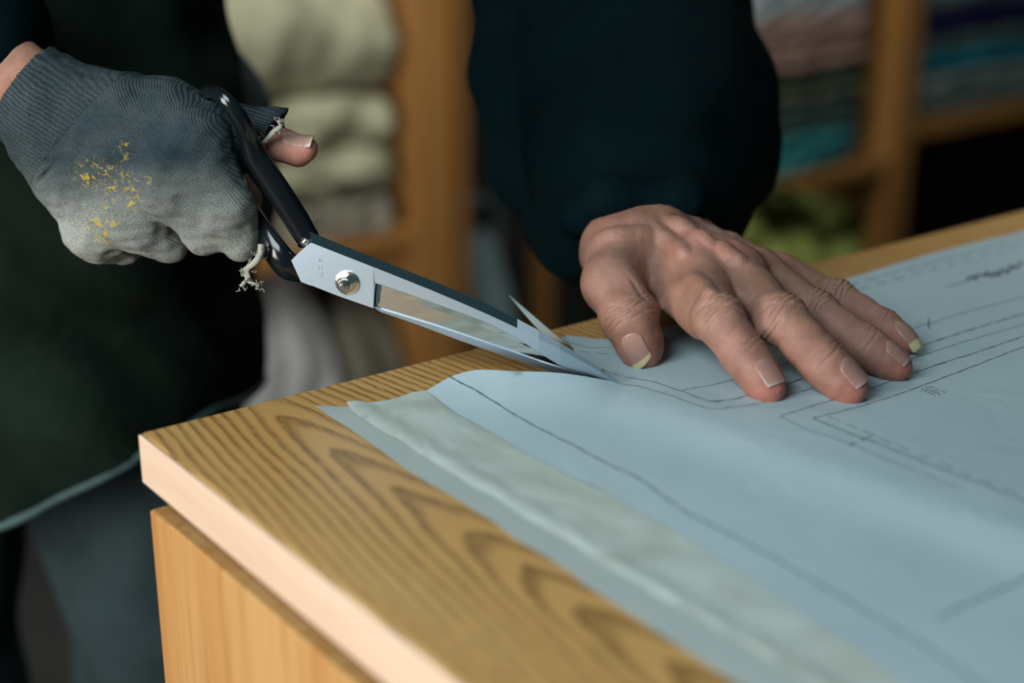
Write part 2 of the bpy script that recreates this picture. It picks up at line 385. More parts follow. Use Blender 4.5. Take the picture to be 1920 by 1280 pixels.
# ------------------------------------------------------------------ papers
def sheet(name, outline, base, hfun, mat, label, step=.006, lines=None, extra=None, thick=.00012):
    """outline: picture points of the sheet's border -> border on the paper surface; filled with a triangle net"""
    def onsurf(px, py):
        z = base
        for _ in range(12):
            p = P(px, py, z); z = z * .4 + .6 * (base + float(hfun(np.array([[p[0], p[1]]]))[0]))
        return p
    bp = []
    for i in range(len(outline)):
        a, b = onsurf(*outline[i]), onsurf(*outline[(i + 1) % len(outline)])
        n = max(1, int(np.linalg.norm(a - b) / step)); bp += [a + (b - a) * k / n for k in range(n)]
    B = np.array([q[:2] for q in bp]); lo, hi = B.min(0), B.max(0)
    gx, gy = np.meshgrid(np.arange(lo[0], hi[0], step), np.arange(lo[1], hi[1], step)); g = np.stack([gx.ravel(), gy.ravel()], 1)
    g[:, 0] += (np.round((g[:, 1] - lo[1]) / step) % 2) * step * .5
    x, y = g[:, 0], g[:, 1]; ins = np.zeros(len(g), bool)
    for i in range(len(B)):
        x1, y1 = B[i]; x2, y2 = B[(i + 1) % len(B)]
        c = ((y1 > y) != (y2 > y)); ins ^= c & (x < (x2 - x1) * (y - y1) / (y2 - y1 + 1e-15) + x1)
    g = g[ins]; dm = np.min(np.hypot(g[:, None, 0] - B[None, :, 0], g[:, None, 1] - B[None, :, 1]), axis=1) if len(g) * len(B) < 3e7 else np.ones(len(g))
    g = g[dm > step * .45]
    pts = [Vector(q) for q in B] + [Vector(q) for q in g]
    ed = [(i, (i + 1) % len(B)) for i in range(len(B))]
    v2, _, f2, *_r2 = delaunay_2d_cdt(pts, ed, [list(range(len(B)))], 1, 1e-7)
    v2 = np.array([[q[0], q[1]] for q in v2]); z = base + hfun(v2)
    vs = [(*q, TOPZ + zz) for q, zz in zip(v2, z)]; fs = [tuple(f) for f in f2]; fm = [0] * len(fs)
    # real thickness: a lower skin as well
    n0 = len(vs); vs += [(a, b, c - thick) for a, b, c in vs]; low = [tuple(i + n0 for i in f[::-1]) for f in fs]
    from collections import Counter
    ec = Counter(); 
    for f in fs:
        for i in range(len(f)): ec[tuple(sorted((f[i], f[(i + 1) % len(f)])))] += 1
    rim = []
    for f in fs:
        for i in range(len(f)):
            a, b = f[i], f[(i + 1) % len(f)]
            if ec[tuple(sorted((a, b)))] == 1: i1 = len(vs); vs += [vs[b], vs[a], vs[a + n0], vs[b + n0]]; rim.append((i1, i1 + 1, i1 + 2, i1 + 3))
    fs += low + rim; fm = [0] * len(fs)
    for (path, wd, dash) in (lines or []):
        pp = catmull([np.array(onsurf(*q)) for q in path], 10) if len(path) > 2 else [onsurf(*path[0]), onsurf(*path[1])]
        # resample
        out = [pp[0]]; 
        for a, b in zip(pp[:-1], pp[1:]):
            n = max(1, int(np.linalg.norm(b - a) / .0012)); out += [a + (b - a) * k / n for k in range(1, n + 1)]
        out = np.array(out); s = np.concatenate([[0], np.cumsum(np.linalg.norm(np.diff(out[:, :2], axis=0), axis=1))])
        tn = np.gradient(out[:, :2], axis=0); tn /= np.linalg.norm(tn, axis=1)[:, None] + 1e-12
        nr = np.stack([-tn[:, 1], tn[:, 0]], 1); wob = 1 + .35 * np.sin(s * 700 + 1.3) * np.sin(s * 211)
        jit = .00018 * np.sin(s * 330 + wd * 1e4)
        A = out[:, :2] + nr * (jit + wd * wob * .5)[:, None]; Bq = out[:, :2] + nr * (jit - wd * wob * .5)[:, None]
        za = TOPZ + base + hfun(A) + .00009; zb = TOPZ + base + hfun(Bq) + .00009
        i0 = len(vs)
        for k in range(len(out)): vs += [(A[k, 0], A[k, 1], za[k]), (Bq[k, 0], Bq[k, 1], zb[k])]
        for k in range(len(out) - 1):
            if dash and (s[k] % (dash[0] + dash[1])) > dash[0]: continue
            q = i0 + 2 * k; fs.append((q, q + 1, q + 3, q + 2)); fm.append(1)
    if extra:
        ev, ef = extra; i0 = len(vs); vs += [tuple(q) for q in ev]; fs += [tuple(i + i0 for i in f) for f in ef]; fm += [0] * len(ef)
    o = mesh(name, vs, fs, None, None, mats=[mat, MT['ink']], fmat=fm)
    return tag(o, label, 'paper', 'sheets of pattern paper on the table')

nzA, nzB, nzC = make_noise(9, 10, 1), make_noise(28, 12, 2), make_noise(4, 8, 7)
def p3(q): return np.concatenate([q, np.zeros((len(q), 1))], 1)
C1, C2 = P(1150, 735)[:2], P(1920, 1010)[:2]; CD = (C2 - C1) / np.linalg.norm(C2 - C1); CN = np.array([CD[1], -CD[0]])
def h_flat(q): return .00025 * (nzA(p3(q)) + 1)
EA, EB = P(649, 753)[:2], P(1400, 1208)[:2]; ED = (EB - EA) / np.linalg.norm(EB - EA)
def h_crinkle(q):
    d = (q - EA) @ np.array([-ED[1], ED[0]]); cur = .0014 * np.exp(-(d / .0026) ** 2)
    b = nzB(p3(q)); a = nzA(p3(q)); return cur + np.clip((.0006 * np.abs(b) + .0003 * (a + 1.3)), 0, .0018)
TL = P(1164, 720, 0)[:2]
CUT = np.array([-SD[0], -SD[1]])
def h_main(q):
    d = q - TL; s = d @ CUT; n = d @ np.array([SN[0], SN[1]])
    lift = .0125 * np.clip(np.sin(np.clip((s - .0) / .118, 0, 1) * math.pi), 0, 1) ** .8 * np.exp(-(np.clip(n, 0, 1) / .038) ** 2) * np.clip((n + .0015) / .0015, 0, 1) * (s > 0)
    # the sheet lies in a long soft fold between the waste strip and the pattern
    along = (q - C1) @ CD; dist = (q - C1) @ CN
    k = 1 / (1 + np.exp(-(along + .0) / .03))
    dd = dist - .004
    ridge = .0042 * k * np.where(dd < 0, np.exp(-(dd / .10) ** 2), np.exp(-(dd / .024) ** 2))
    far = 1 / (1 + np.exp(-(dist - .0) / .012))
    return lift + ridge + .0003 * (nzC(p3(q)) + 1.5) + .0005 * (nzA(p3(q)) + 1.2) * far * k
GREY = [(591, 760), (629, 787), (653, 801), (687, 825), (725, 852), (766, 883), (818, 913), (862, 938), (890, 956), (924, 976), (962, 1007), (1017, 1038), (1075, 1076), (1096, 1094), (1200, 1162), (1300, 1228), (1385, 1282), (1500, 1360), (1900, 1400), (1500, 1180), (1100, 960), (800, 770), (690, 757), (649, 762), (620, 761)]
CRINK = [(649, 753), (660, 768), (673, 779), (690, 790), (708, 803), (727, 813), (745, 820), (773, 840), (818, 869), (859, 893), (890, 913), (931, 932), (972, 962), (1041, 999), (1075, 1018), (1127, 1057), (1199, 1095), (1300, 1150), (1400, 1208), (1520, 1282), (1640, 1360), (2000, 1400), (1500, 1050), (1000, 760), (830, 728), (800, 731), (773, 735), (752, 743), (722, 751), (690, 754)]
MAIN = [(1164, 719), (1130, 711), (1100, 706), (1060, 700), (1020, 697), (985, 696), (950, 695), (920, 693), (895, 693), (872, 697), (855, 702), (840, 708), (820, 720), (801, 731), (820, 746), (855, 773), (907, 801), (972, 839), (1030, 868), (1075, 894), (1124, 912), (1192, 953), (1260, 992), (1330, 1035), (1450, 1112), (1600, 1212), (1700, 1282), (1820, 1370), (2600, 1400), (2550, 279), (1920, 433), (1881, 443), (1837, 452), (1794, 463), (1740, 477), (1686, 493), (1620, 513), (1558, 531), (1400, 573), (1250, 612), (1190, 632), (1150, 636), (1110, 634), (1062, 628), (1068, 642), (1079, 662), (1120, 698), (1146, 713)]
LW = .0005
LINES = [
    ([(842, 706), (904, 739), (950, 768), (1000, 797), (1076, 835), (1127, 863), (1195, 895), (1222, 914), (1286, 959), (1367, 1001), (1480, 1062), (1600, 1132), (1720, 1202), (1830, 1277), (1900, 1330)], .0008, None),
    ([(1760, 1157), (1840, 1120), (1960, 1062)], .0009, None),
    ([(1166, 720), (1204, 726), (1259, 742), (1327, 765), (1376, 763), (1440, 753), (1467, 744), (1521, 728), (1603, 703), (1701, 675), (1810, 640), (1920, 608), (2050, 568)], LW, None),
    ([(1152, 701), (1177, 708), (1222, 715), (1277, 733), (1331, 752), (1360, 750), (1395, 743), (1476, 719), (1504, 710), (1600, 681), (1726, 648), (1820, 618), (1920, 588), (2050, 548)], .0006, None),
    ([(1277, 732), (1363, 715), (1445, 690), (1560, 655), (1701, 619), (1739, 607), (1830, 580), (1920, 556), (2050, 518)], LW, None),
    ([(1331, 753), (1395, 744), (1504, 711)], .0007, (.006, .005)),
    ([(1463, 780), (1540, 756), (1617, 733), (1750, 686), (1835, 659), (1920, 630), (2050, 590)], .00055, None),
    ([(1524, 784), (1600, 765), (1676, 742), (1790, 700), (1920, 650), (2050, 606)], .0006, None),
    ([(1726, 648), (1820, 618), (1920, 588)], .0009, (.007, .006)),
    ([(1750, 686), (1835, 659), (1920, 630)], .0008, (.009, .012)),
    ([(1463, 780), (1512, 804), (1594, 832), (1648, 855), (1716, 882), (1800, 915)], .0004, None),
    ([(1524, 784), (1603, 816), (1648, 832), (1739, 869), (1807, 894), (1920, 938), (2050, 985)], .0008, None),
    ([(1553, 780), (1640, 817), (1716, 850), (1807, 884), (1875, 912), (1960, 945)], .00055, (.006, .005)),
    ([(1741, 597), (1742, 616)], .0008, None), ([(1716, 605), (1742, 608), (1771, 606)], .00035, None),
    ([(1615, 826), (1632, 818)], .0008, None), ([(1592, 836), (1606, 829)], .0006, None), ([(1596, 829), (1604, 836)], .0004, None),
    ([(1581, 538), (1700, 505), (1800, 478), (1920, 446), (2050, 412)], .0009, (.014, .004)),
    ([(1608, 543), (1700, 518), (1780, 496), (1858, 475), (1960, 448)], .0010, (.008, .008)),
    ([(1773, 538), (1795, 532), (1812, 527)], .0008, None),
    ([(1812, 527), (1824, 517), (1828, 524), (1836, 514), (1845, 518), (1851, 510), (1858, 519), (1868, 510), (1872, 517), (1880, 505), (1888, 512), (1897, 497), (1903, 504), (1915, 491)], .0018, None),
    ([(1052, 638), (1076, 645), (1104, 651), (1140, 651), (1180, 646)], LW, None),
    ([(1086, 658), (1120, 662), (1152, 664), (1190, 662)], LW, (.006, .004)),
]
# the written character 'front' beside the pattern line, stroke by stroke (unit square)
c0 = P(1747, 732, 0); ex = P(1790, 716, 0) - P(1746, 730, 0); ex /= np.linalg.norm(ex); ey = np.array([-ex[1], ex[0], 0])
STK = [[(.28, 1), (.36, .86)], [(.72, 1.02), (.62, .86)], [(.0, .8), (1., .8)], [(.14, .66), (.12, .1), (.04, -.02)], [(.14, .64), (.46, .64), (.46, .0), (.38, .06)], [(.16, .45), (.45, .45)], [(.16, .27), (.45, .27)], [(.66, .62), (.66, .2)], [(.9, .68), (.9, .0), (.8, .06)]]
def topx(p):
    d = p - CAM; k = d @ FW; return 960 + FPX * d[0] / k, 640 - FPX * (d @ UP) / k
for s_ in STK:
    LINES.append(([topx(c0 + ex * (a - .5) * .0098 + ey * (b - .5) * .0108) for a, b in s_], .0004, None))
# thin corner of the far side of the cut, curling up off the table behind the blades
def curl():
    Lc = catmull([(954, 553), (984, 589), (1010, 617), (1038, 638), (1061, 629)], 4); Rc = catmull([(957, 554), (996, 588), (1025, 613), (1052, 636), (1080, 658)], 4)
    d0 = (P(1061, 629, .0028) - CAM) @ FW; d1 = (P(1080, 658, .0028) - CAM) @ FW; vs, fs = [], []; n, m = len(Lc) - 1, 5
    for i in range(n + 1):
        t = (i / n) ** 3; l = D(*Lc[i], .850 * (1 - t) + d0 * t); r = D(*Rc[i], .846 * (1 - t) + d1 * t)
        for j in range(m + 1): vs.append(l + (r - l) * j / m)
    n0 = len(vs); vs += [v - np.array([0, 0, .0002]) for v in vs]
    for i in range(n):
        for j in range(m):
            q = i * (m + 1) + j; fs += [(q, q + 1, q + m + 2, q + m + 1), (n0 + q, n0 + q + m + 1, n0 + q + m + 2, n0 + q + 1)]
    return vs, fs
PAPER1 = paper_mat('flat_grey_tracing_paper', (.40, .45, .43), (.43, .475, .45), wr=.12)
PAPER2 = paper_mat('crinkled_cream_tissue_paper', (.45, .475, .41), (.50, .55, .52), wr=1.2, nscale=24)
PAPER3 = paper_mat('pale_blue_pattern_paper', (.405, .51, .55), (.43, .53, .565), wr=.55, nscale=12)
sheet('tracing_paper', GREY, .0004, h_flat, PAPER1, 'flat grey tracing paper, bottom sheet nearest the front edge of the table')
sheet('tissue_paper', CRINK, .0009, h_crinkle, PAPER2, 'crinkled cream tissue paper between the grey sheet and the blue pattern sheet', step=.005)
sheet('pattern_paper', MAIN, .0023, h_main, PAPER3, 'large pale blue pattern sheet with pencil lines, being cut by the shears', step=.005, lines=LINES, extra=curl())

# ------------------------------------------------------------------ tailor's shears
def pl(pts, n): # resample a px polyline at n points by x
    pts = np.array(pts, float); t = np.linspace(0, 1, n); s = np.concatenate([[0], np.cumsum(np.hypot(*np.diff(pts, axis=0).T))]); s /= s[-1]
    return np.stack([np.interp(t, s, pts[:, 0]), np.interp(t, s, pts[:, 1])], 1)
def smooth3(l, x0):
    c = np.polyfit([p[0] for p in l if p[0] >= x0], [p[1] for p in l if p[0] >= x0], 3); e = float(np.polyval(c, 1164)) - 720; return [(x, float(np.polyval(c, x)) - e * ((x - x0) / (1164 - x0)) ** 4) for x in list(range(int(x0), 1164, 10)) + [1164]]
def yat(line, x): return float(np.interp(x, [p[0] for p in line], [p[1] for p in line]))
SP_OUT = [(583, 434), (609, 447), (670, 470), (732, 495), (810, 525), (884, 557), (970, 598), (1022, 626), (1076, 657), (1124, 688), (1164, 720)]
SP_IN = [(583, 454), (640, 478), (705, 502), (775, 531), (849, 561), (910, 587), (966, 611), (1030, 646), (1090, 679), (1130, 701), (1164, 720)]
EDGE = [(705, 531), (770, 553), (839, 578), (900, 600), (952, 624), (1000, 654), (1040, 681), (1080, 697), (1125, 709), (1164, 720)]
SP_OUT, SP_IN, EDGE = smooth3(SP_OUT, 583), smooth3(SP_IN, 583), [tuple(p) for p in catmull(EDGE, 5)]
RIC = [(546, 488), (564, 528), (632, 555), (701, 579)]
def shears():
    t = empty('tailor_shears', tuple(G(1164, 720)), label='large steel shears with black handles held in the gloved hand, tip on the pattern paper', cat='scissors')
    # front blade: ricasso plate then long bevelled blade
    TH = .0036; st = []
    for x in (583, 600, 620, 640, 670, 700):
        s0, s1 = yat(SP_OUT, x), yat(SP_IN, x); lo = yat([(564, 528), (632, 555), (701, 579)], x)
        st.append([(x, s0, TH - (s1 - s0) * .000062), (x, s1, TH), (x, lo - 1, TH), (x, lo, TH - .0004), (x, lo, 0), (x, s0, -.0006)])
    for x in (704, 730, 770, 820, 870, 920, 970, 1010, 1050, 1090, 1125, 1150, 1162.5):
        s0, s1, e = yat(SP_OUT, x), yat(SP_IN, x), yat(EDGE, x); q = max(0, min(1, (1180 - x) / 150)); th = .0007 + (TH - .0007) * q
        s1 = max(s1, s0 + .3); st.append([(x, s0, th - (s1 - s0) * .000062), (x, s1, th), (x, e - .5, th * .97), (x, e, th - .0004), (x, e, 0), (x, s0, -.0004)])
    vs, fs = [], []
    for row in st: vs += [G(*p) for p in row]
    m = 6; fm = []
    for i in range(len(st) - 1):
        for k in range(m): k2 = (k + 1) % m; fs.append((i * m + k, i * m + k2, (i + 1) * m + k2, (i + 1) * m + k)); fm.append(1 if k == 0 and st[i][0][0] < 965 else 0)
    fs.append(tuple(range(m))); fs.append(tuple((len(st) - 1) * m + k for k in range(m))[::-1])
    bk = .0002
    # pointed butt of the plate
    b = [(583, 454), (564, 470), (546, 488), (555, 508), (564, 528), (583, 535.7)]
    n0 = len(vs); vs += [G(x, y, TH) for x, y in b] + [G(x, y, 0) for x, y in b]
    fs.append(tuple(n0 + i for i in range(6))); fs.append(tuple(n0 + 6 + i for i in range(6))[::-1])
    for i in range(6): j = (i + 1) % 6; fs.append((n0 + i, n0 + j, n0 + 6 + j, n0 + 6 + i))
    fm += [0] * (len(fs) - len(fm)); o = mesh('blade', vs, fs, None, t, smooth=False, mats=[MT['steel'], MT['bevel']], fmat=fm); fix(o); bevel(o, .00025, 2, 30)
    o['label'] = 'front blade with satin steel face'
    # rear blade: polished hollow inner face with a rim along its spine
    A = [(712, 578), (800, 604), (870, 627), (946, 653), (1020, 679), (1080, 698), (1120, 712), (1150, 722)]
    Bm = [(716, 586), (800, 616), (884, 647), (960, 673), (1035, 698), (1085, 712), (1125, 722), (1152, 727)]
    Tq = [(700, 500), (800, 545), (900, 585), (1000, 635), (1080, 684), (1125, 708), (1152, 721)]
    st = []
    for x in (640, 700, 714, 760, 810, 860, 910, 960, 1010, 1050, 1085, 1115, 1140, 1150):
        a, b_, c = yat(A, x), yat(Bm, x), yat(Tq, x)
        if x < 712: c, a, b_ = yat([(640, 480), (700, 500)], x), yat([(640, 545), (700, 570)], x), yat([(640, 552), (700, 577)], x)
        hol = .0009; q = max(.12, min(1, (1150 - x) / 160))
        st.append([(x, z_[0], z_[1] * q) for z_ in ((c, -.0008), ((a + c) / 2, -.0008 - hol), (a - 2.0, -.0008 - hol), (a, -.0016), (a + 1.2, -.0006), (b_ - 1, -.0008), (b_, -.0016), (b_ - 6 * q, -.0042), (c, -.0022))])
    vs, fs, fm = [], [], []
    for row in st: vs += [G(*p) for p in row]
    m = 9
    for i in range(len(st) - 1):
        for k in range(m): k2 = (k + 1) % m; fs.append((i * m + k, i * m + k2, (i + 1) * m + k2, (i + 1) * m + k)); fm.append(1 if k in (0, 1) else 0)
    fs.append(tuple(range(m))); fs.append(tuple((len(st) - 1) * m + k for k in range(m))[::-1]); fm += [0, 0]
    o = mesh('blade', vs, fs, None, t, smooth=False, mats=[MT['steel'], MT['mirror']], fmat=fm); fix(o)
    o['label'] = 'rear blade with polished hollow inner face'
    # upper handle: flattened shank, rising into the thumb ring
    sh = [(640, 474, -.004), (600, 462, -.004), (578, 447, -.003), (556, 412, -.002), (528, 368, 0), (500, 325, .001), (478, 292, .002), (466, 262, .004), (456, 236, .007), (440, 208, .009), (418, 184, .009)]
    hw = [9, 16, 24, 26, 26, 25, 24, 20, 18, 17, 15]
    sh += [(398, 172, .003), (384, 176, -.008), (380, 202, -.018), (388, 245, -.024), (402, 285, -.024), (420, 306, -.018), (446, 314, -.009), (468, 306, -.002), (482, 300, .001)]
    hw += [13, 12, 12, 12, 12, 13, 14, 15, 16]
    path = catmull([G(*p) for p in sh], 6); rad = np.interp(np.linspace(0, 1, len(path)), np.linspace(0, 1, len(hw)), hw) * .8 / FPX
    parts = [tube(path, list(rad), 18, .66, SN)]
    o = mesh('handle', *merge(*parts), MT['black'], t); o['label'] = 'upper black enamelled handle with thumb ring'
    # bright neck where the paint stops
    pth = [G(561, 461, -.0010), G(570, 455, .0015), G(577, 450, .0022)]
    mesh('ferrule', *tube(pth, [.0012, .0024, .0012], 10, .6, SN), MT['chrome'], t)
    # black back of the upper shank running along the plate
    # lower handle
    lo = [(600, 505, -.004), (566, 505, -.003), (540, 498, -.001), (516, 470, -.001), (492, 430, -.006), (470, 395, -.014), (450, 355, -.022), (438, 325, -.028), (410, 300, -.032), (370, 310, -.032), (340, 350, -.032), (345, 400, -.032), (380, 440, -.032), (425, 462, -.028), (465, 468, -.018), (500, 468, -.008)]
    lw = [16, 26, 29, 27, 22, 22, 22, 18, 16, 16, 16, 16, 16, 16, 16, 15]
    path = catmull([G(*p) for p in lo], 6); rad = np.interp(np.linspace(0, 1, len(path)), np.linspace(0, 1, len(lw)), lw) * .8 / FPX
    parts = [tube(path, list(rad), 18, .6, SN)]
    o = mesh('handle', *merge(*parts), MT['black'], t); o['label'] = 'lower black enamelled handle with finger bow'
    # pivot: washer, hexagon nut, threaded pin
    def disc(cx, cy, o0, o1, r0, r1, seg, rot=0):
        c = G(cx, cy, 0); X = SD; Z = np.array([0, 0, 1.]); vs = []
        for off, r in ((o0, r0), (o1, r1)):
            for k in range(seg):
                a = 2 * math.pi * k / seg + rot; vs.append(c + SN * off + (X * math.cos(a) + Z * math.sin(a)) * r)
        fs = [(k, (k + 1) % seg, seg + (k + 1) % seg, seg + k) for k in range(seg)] + [tuple(range(seg))[::-1], tuple(range(seg, 2 * seg))]
        return vs, fs
    wsh = merge(disc(656, 526, .0034, .0042, .0066, .0065, 40), disc(656, 526, .0042, .0045, .0065, .0050, 40))
    o = mesh('washer', *wsh, MT['chrome'], t, smooth=False); fix(o)
    nut = merge(disc(656, 526, .0044, .0078, .0048, .0048, 6, .3), disc(656, 526, .0078, .0084, .0041, .0034, 24))
    o = mesh('hex_nut', *nut, MT['chrome'], t, smooth=False); fix(o); bevel(o, .0002, 2)
    pin = [disc(656, 526, .0078 + .0005 * i, .0078 + .0005 * (i + .6), .0023, .0021, 24) for i in range(5)] + [disc(656, 526, .0100, .0112, .0018, .0013, 24)]
    o = mesh('pivot_pin', *merge(*pin), MT['chrome'], t, smooth=False); fix(o)
    # faint stamped mark near the butt, worn vertical characters
    strokes = []
    def stk(a, b, w=.00009):
        strokes.append(tube([G(*a, TH + .00002), G(*b, TH + .00002)], w, 6))
    for x0, y0, gl in ((596, 483, 'A'), (597, 496, 'U'), (598, 509, 'N')):
        if gl == 'A': stk((x0, y0), (x0 + 4, y0 + 7)); stk((x0 + 4, y0 - 2), (x0 + 4, y0 + 7)); stk((x0 + 8, y0), (x0 + 7, y0 + 8)); stk((x0, y0 + 3), (x0 + 8, y0 + 4))
        if gl == 'U': stk((x0, y0), (x0 + 1, y0 + 9)); stk((x0 + 7, y0), (x0 + 8, y0 + 9)); stk((x0 + 1, y0 + 5), (x0 + 7, y0 + 4))
        if gl == 'N': stk((x0, y0), (x0 + 8, y0 + 2)); stk((x0 + 1, y0 + 6), (x0 + 8, y0 + 7)); stk((x0 + 4, y0), (x0 + 4, y0 + 9))
    mesh('stamped_mark', *merge(*strokes), MT['steel'], t)
shears()

# ------------------------------------------------------------------ person
person = empty('person', (-.25, 1.02, 0), label='person in dark jacket, bare hand on the paper, gloved hand holding the shears', cat='person')
def nrm(v): v = np.array(v, float); return v / (np.linalg.norm(v) + 1e-12)
PB = .0034                                                   # paper top under the fingers
HAND = {}
def left_hand():
    ztip = PB
    J = {'index': ([(1305, 508, .044), (1348, 598, .0365), (1396, 667, .0215), (1434, 719, .0120)], [.0150, .0118, .0106, .0097]),
         'middle': ([(1374, 514, .043), (1466, 600, .0350), (1545, 680, .0205), (1585, 719, .0122)], [.0145, .0118, .0109, .0100]),
         'ring': ([(1422, 520, .036), (1530, 586, .0290), (1624, 650, .0180), (1670, 681, .0112)], [.0130, .0106, .0098, .0091]),
         'pinky': ([(1470, 527, .028), (1568, 558, .0225), (1655, 610, .0140), (1692, 636, .0098)], [.0112, .0090, .0080, .0070]),
         'thumb': ([(1165, 474, .046), (1148, 530, .0400), (1180, 594, .0280), (1198, 642, .0150)], [.0185, .0160, .0135, .0124])}
    J = {k: ([P(*q) for q in a], r) for k, (a, r) in J.items()}
    wrist = P(1214, 446, .050); fore = [wrist, D(1215, 400, .93), D(1235, 250, 1.0), D(1255, 60, 1.06)]
    F = Field((.028, .700, .850), (.262, .955, .950), .00066)
    up = np.array([0, 0, 1.])
    # forearm and wrist
    F.chain(fore[:3], [.0255, .027, .031], .012)
    F.ell(wrist + np.array([0.002, -.004, -.004]), (.036, .028, .022), .015)
    # palm: one capsule per metacarpal plus fillers
    for k in ('index', 'middle', 'ring', 'pinky'):
        pts, r = J[k]; w0 = wrist + (pts[0] - wrist) * .12 + np.array([0, 0, -.006])
        F.cap(w0, pts[0] - up * .002, .0165, r[0], .012)
    mI, mP = J['index'][0][0], J['pinky'][0][0]
    for f1 in (.45, .7, .9):
        a = wrist + (mI - wrist) * f1; b = wrist + (mP - wrist) * f1
        F.cap(a - up * .007, b - up * .007, .0125, .0105, .012)
    F.cap(wrist - up * .012, mP - up * .012, .016, .010, .014)            # outer heel of the hand
    # thumb with its ball and the web to the index
    tp, tr = J['thumb']
    F.cap(wrist + np.array([-.012, -.004, -.006]), tp[0], .018, tr[0], .014)
    F.cap(tp[0], tp[1], tr[0], tr[1], .010)
    F.cap(tp[0] + np.array([.008, 0, -.008]), mI + np.array([-.006, .006, -.012]), .011, .009, .014)
    F.chain(tp[1:], tr[1:], .004)
    F.ell(tp[2], (.0138, .0138, .0130), .006)
    
    for k in ('index', 'middle', 'ring', 'pinky'):
        pts, r = J[k]
        for i in range(3):
            a, b = pts[i], pts[i + 1]; mid = (a + b) / 2; rr = (r[i] + r[i + 1]) / 2 * (.95 if i else .955)
            F.cap(a, mid, r[i], rr, .005); F.cap(mid, b, rr, r[i + 1], .005)
        F.cap(pts[3], pts[3] + nrm(pts[3] - pts[2]) * r[3] * .35, r[3], r[3] * .86, .003)
        F.ell(pts[1] + up * .0008, (r[1] * 1.0,) * 3, .005)              # knuckle bulge
        F.ell(pts[2] + up * .0003, (r[2] * 1.0,) * 3, .003)
        F.ell(pts[0] + up * .0018, (r[0] * 1.08, r[0] * 1.08, r[0] * .95), .008)
    F.cap(tp[3], tp[3] + nrm(tp[3] - tp[2]) * .0045, tr[3], tr[3] * .86, .003)
    F.cap(P(1258, 538, .036), P(1318, 604, .029), .0105, .0095, .010)
    # webs between the fingers
    ks = ['index', 'middle', 'ring', 'pinky']
    for a, b in zip(ks[:-1], ks[1:]):
        qa = J[a][0][0] + (J[a][0][1] - J[a][0][0]) * .28; qb = J[b][0][0] + (J[b][0][1] - J[b][0][0]) * .28
        F.cap(qa - up * .004, qb - up * .004, .0075, .0070, .006)
    # tendons and veins on the back
    for k in ks:
        p0 = J[k][0][0]; pts = [p0 + up * (J[k][1][0] - .0005), wrist + (p0 - wrist) * .6 + up * .0148, wrist + (p0 - wrist) * .25 + up * .0178]
        F.chain(pts, [.0028, .0026, .0022], .0055)
    def S(px, py, z): return P(px, py, z)
    for v in ([(1228, 428), (1240, 440), (1256, 452), (1274, 466), (1286, 476)], [(1252, 414), (1282, 424), (1318, 446), (1338, 466)],
              [(1120, 452), (1150, 440), (1190, 436), (1226, 440)], [(1352, 462), (1368, 478), (1392, 492)], [(1300, 520), (1322, 540), (1336, 556)]):
        pp_ = catmull(v, 5); sk = [.0022 - .0022 * math.sin(math.pi * i / (len(pp_) - 1)) ** .5 for i in range(len(pp_))]
        F.chain([F.top(q[0], q[1], .0006 + k_) for q, k_ in zip(pp_, sk)], [.0014, .0019, .0014], .0045)
    # furrow between thumb and hand
    F.chain([F.top(x, y) for x, y in catmull([(1160, 500), (1184, 526), (1208, 556)], 4)], [.0004, .0012, .0016], 0, cut=True)
    a_ = F.a; lim_ = np.abs(a_) < .0035
    for _ in range(2):
        b_ = a_.copy()
        for ax in range(3): b_ = (np.roll(b_, 1, ax) + np.roll(b_, -1, ax) + 2 * b_) / 4
        a_[lim_] = b_[lim_]
    # creases over the joints
    def creases(c, ax, dorsal, R, offs, amp=.0006, wid=.0007, bow=.12):
        ax = nrm(ax); side = nrm(np.cross(ax, dorsal)); dn = nrm(np.cross(side, ax))
        def fn(q, cur):
            s = q @ ax; t = q @ side; h = q @ dn; m = np.clip(h / R * 1.5, 0, 1) * np.clip(1.7 - np.abs(s) / R, 0, 1); o = 0
            for i, (of, am) in enumerate(offs):
                sh = of + bow * (1 if of > 0 else -1) * (t * t) / R + .0004 * np.sin(t * 600 + i * 2.1)
                o = o + am * np.exp(-((s - sh) / wid) ** 2)
            o = o - .45 * np.exp(-(s / (R * .45)) ** 2) * np.exp(-(t / (R * .8)) ** 2)
            return amp * m * o
        F.local(c, R * 1.7, fn)
    for k in ks:
        pts, r = J[k]
        creases(pts[1], nrm(pts[1] - pts[0]) + nrm(pts[2] - pts[1]), up, r[1], [(-.0052, .8), (-.0030, 1.1), (-.0008, 1.2), (.0016, 1.1), (.0040, .9), (-.0078, .5), (.0066, .5)], .00105)
        creases(pts[2], nrm(pts[2] - pts[1]) + nrm(pts[3] - pts[2]), up, r[2], [(-.0024, .9), (-.0004, 1.1), (.0016, .9)], .0006, .0006)
    creases(tp[2], nrm(tp[2] - tp[1]) + nrm(tp[3] - tp[2]), np.array([-.35, -.3, .9]), tr[2], [(-.005, .8), (-.0028, 1.1), (-.0006, 1.2), (.0018, 1.0), (.0042, .8)], .0008)
    n1, n2 = make_noise(55, 14, 3), make_noise(150, 14, 4)
    band = np.abs(F.a) < .004; idx = np.argwhere(band)
    pp = F.lo + idx * F.vox; F.a[band] += (.00034 * n1(pp) + .00005 * n2(pp)).astype(np.float32)
    # fingers rest on the paper, they do not pass through it
    zz = F.lo[2] + F.vox * np.arange(F.n[2]); F.a = np.maximum(F.a, ((TOPZ + PB + .0002) - zz)[None, None, :].astype(np.float32))
    vs, fs = F.mesh()
    HAND['left'] = (J, wrist, fore)
    return vs, fs
LV, LF = left_hand()
LJ = HAND['left'][0]
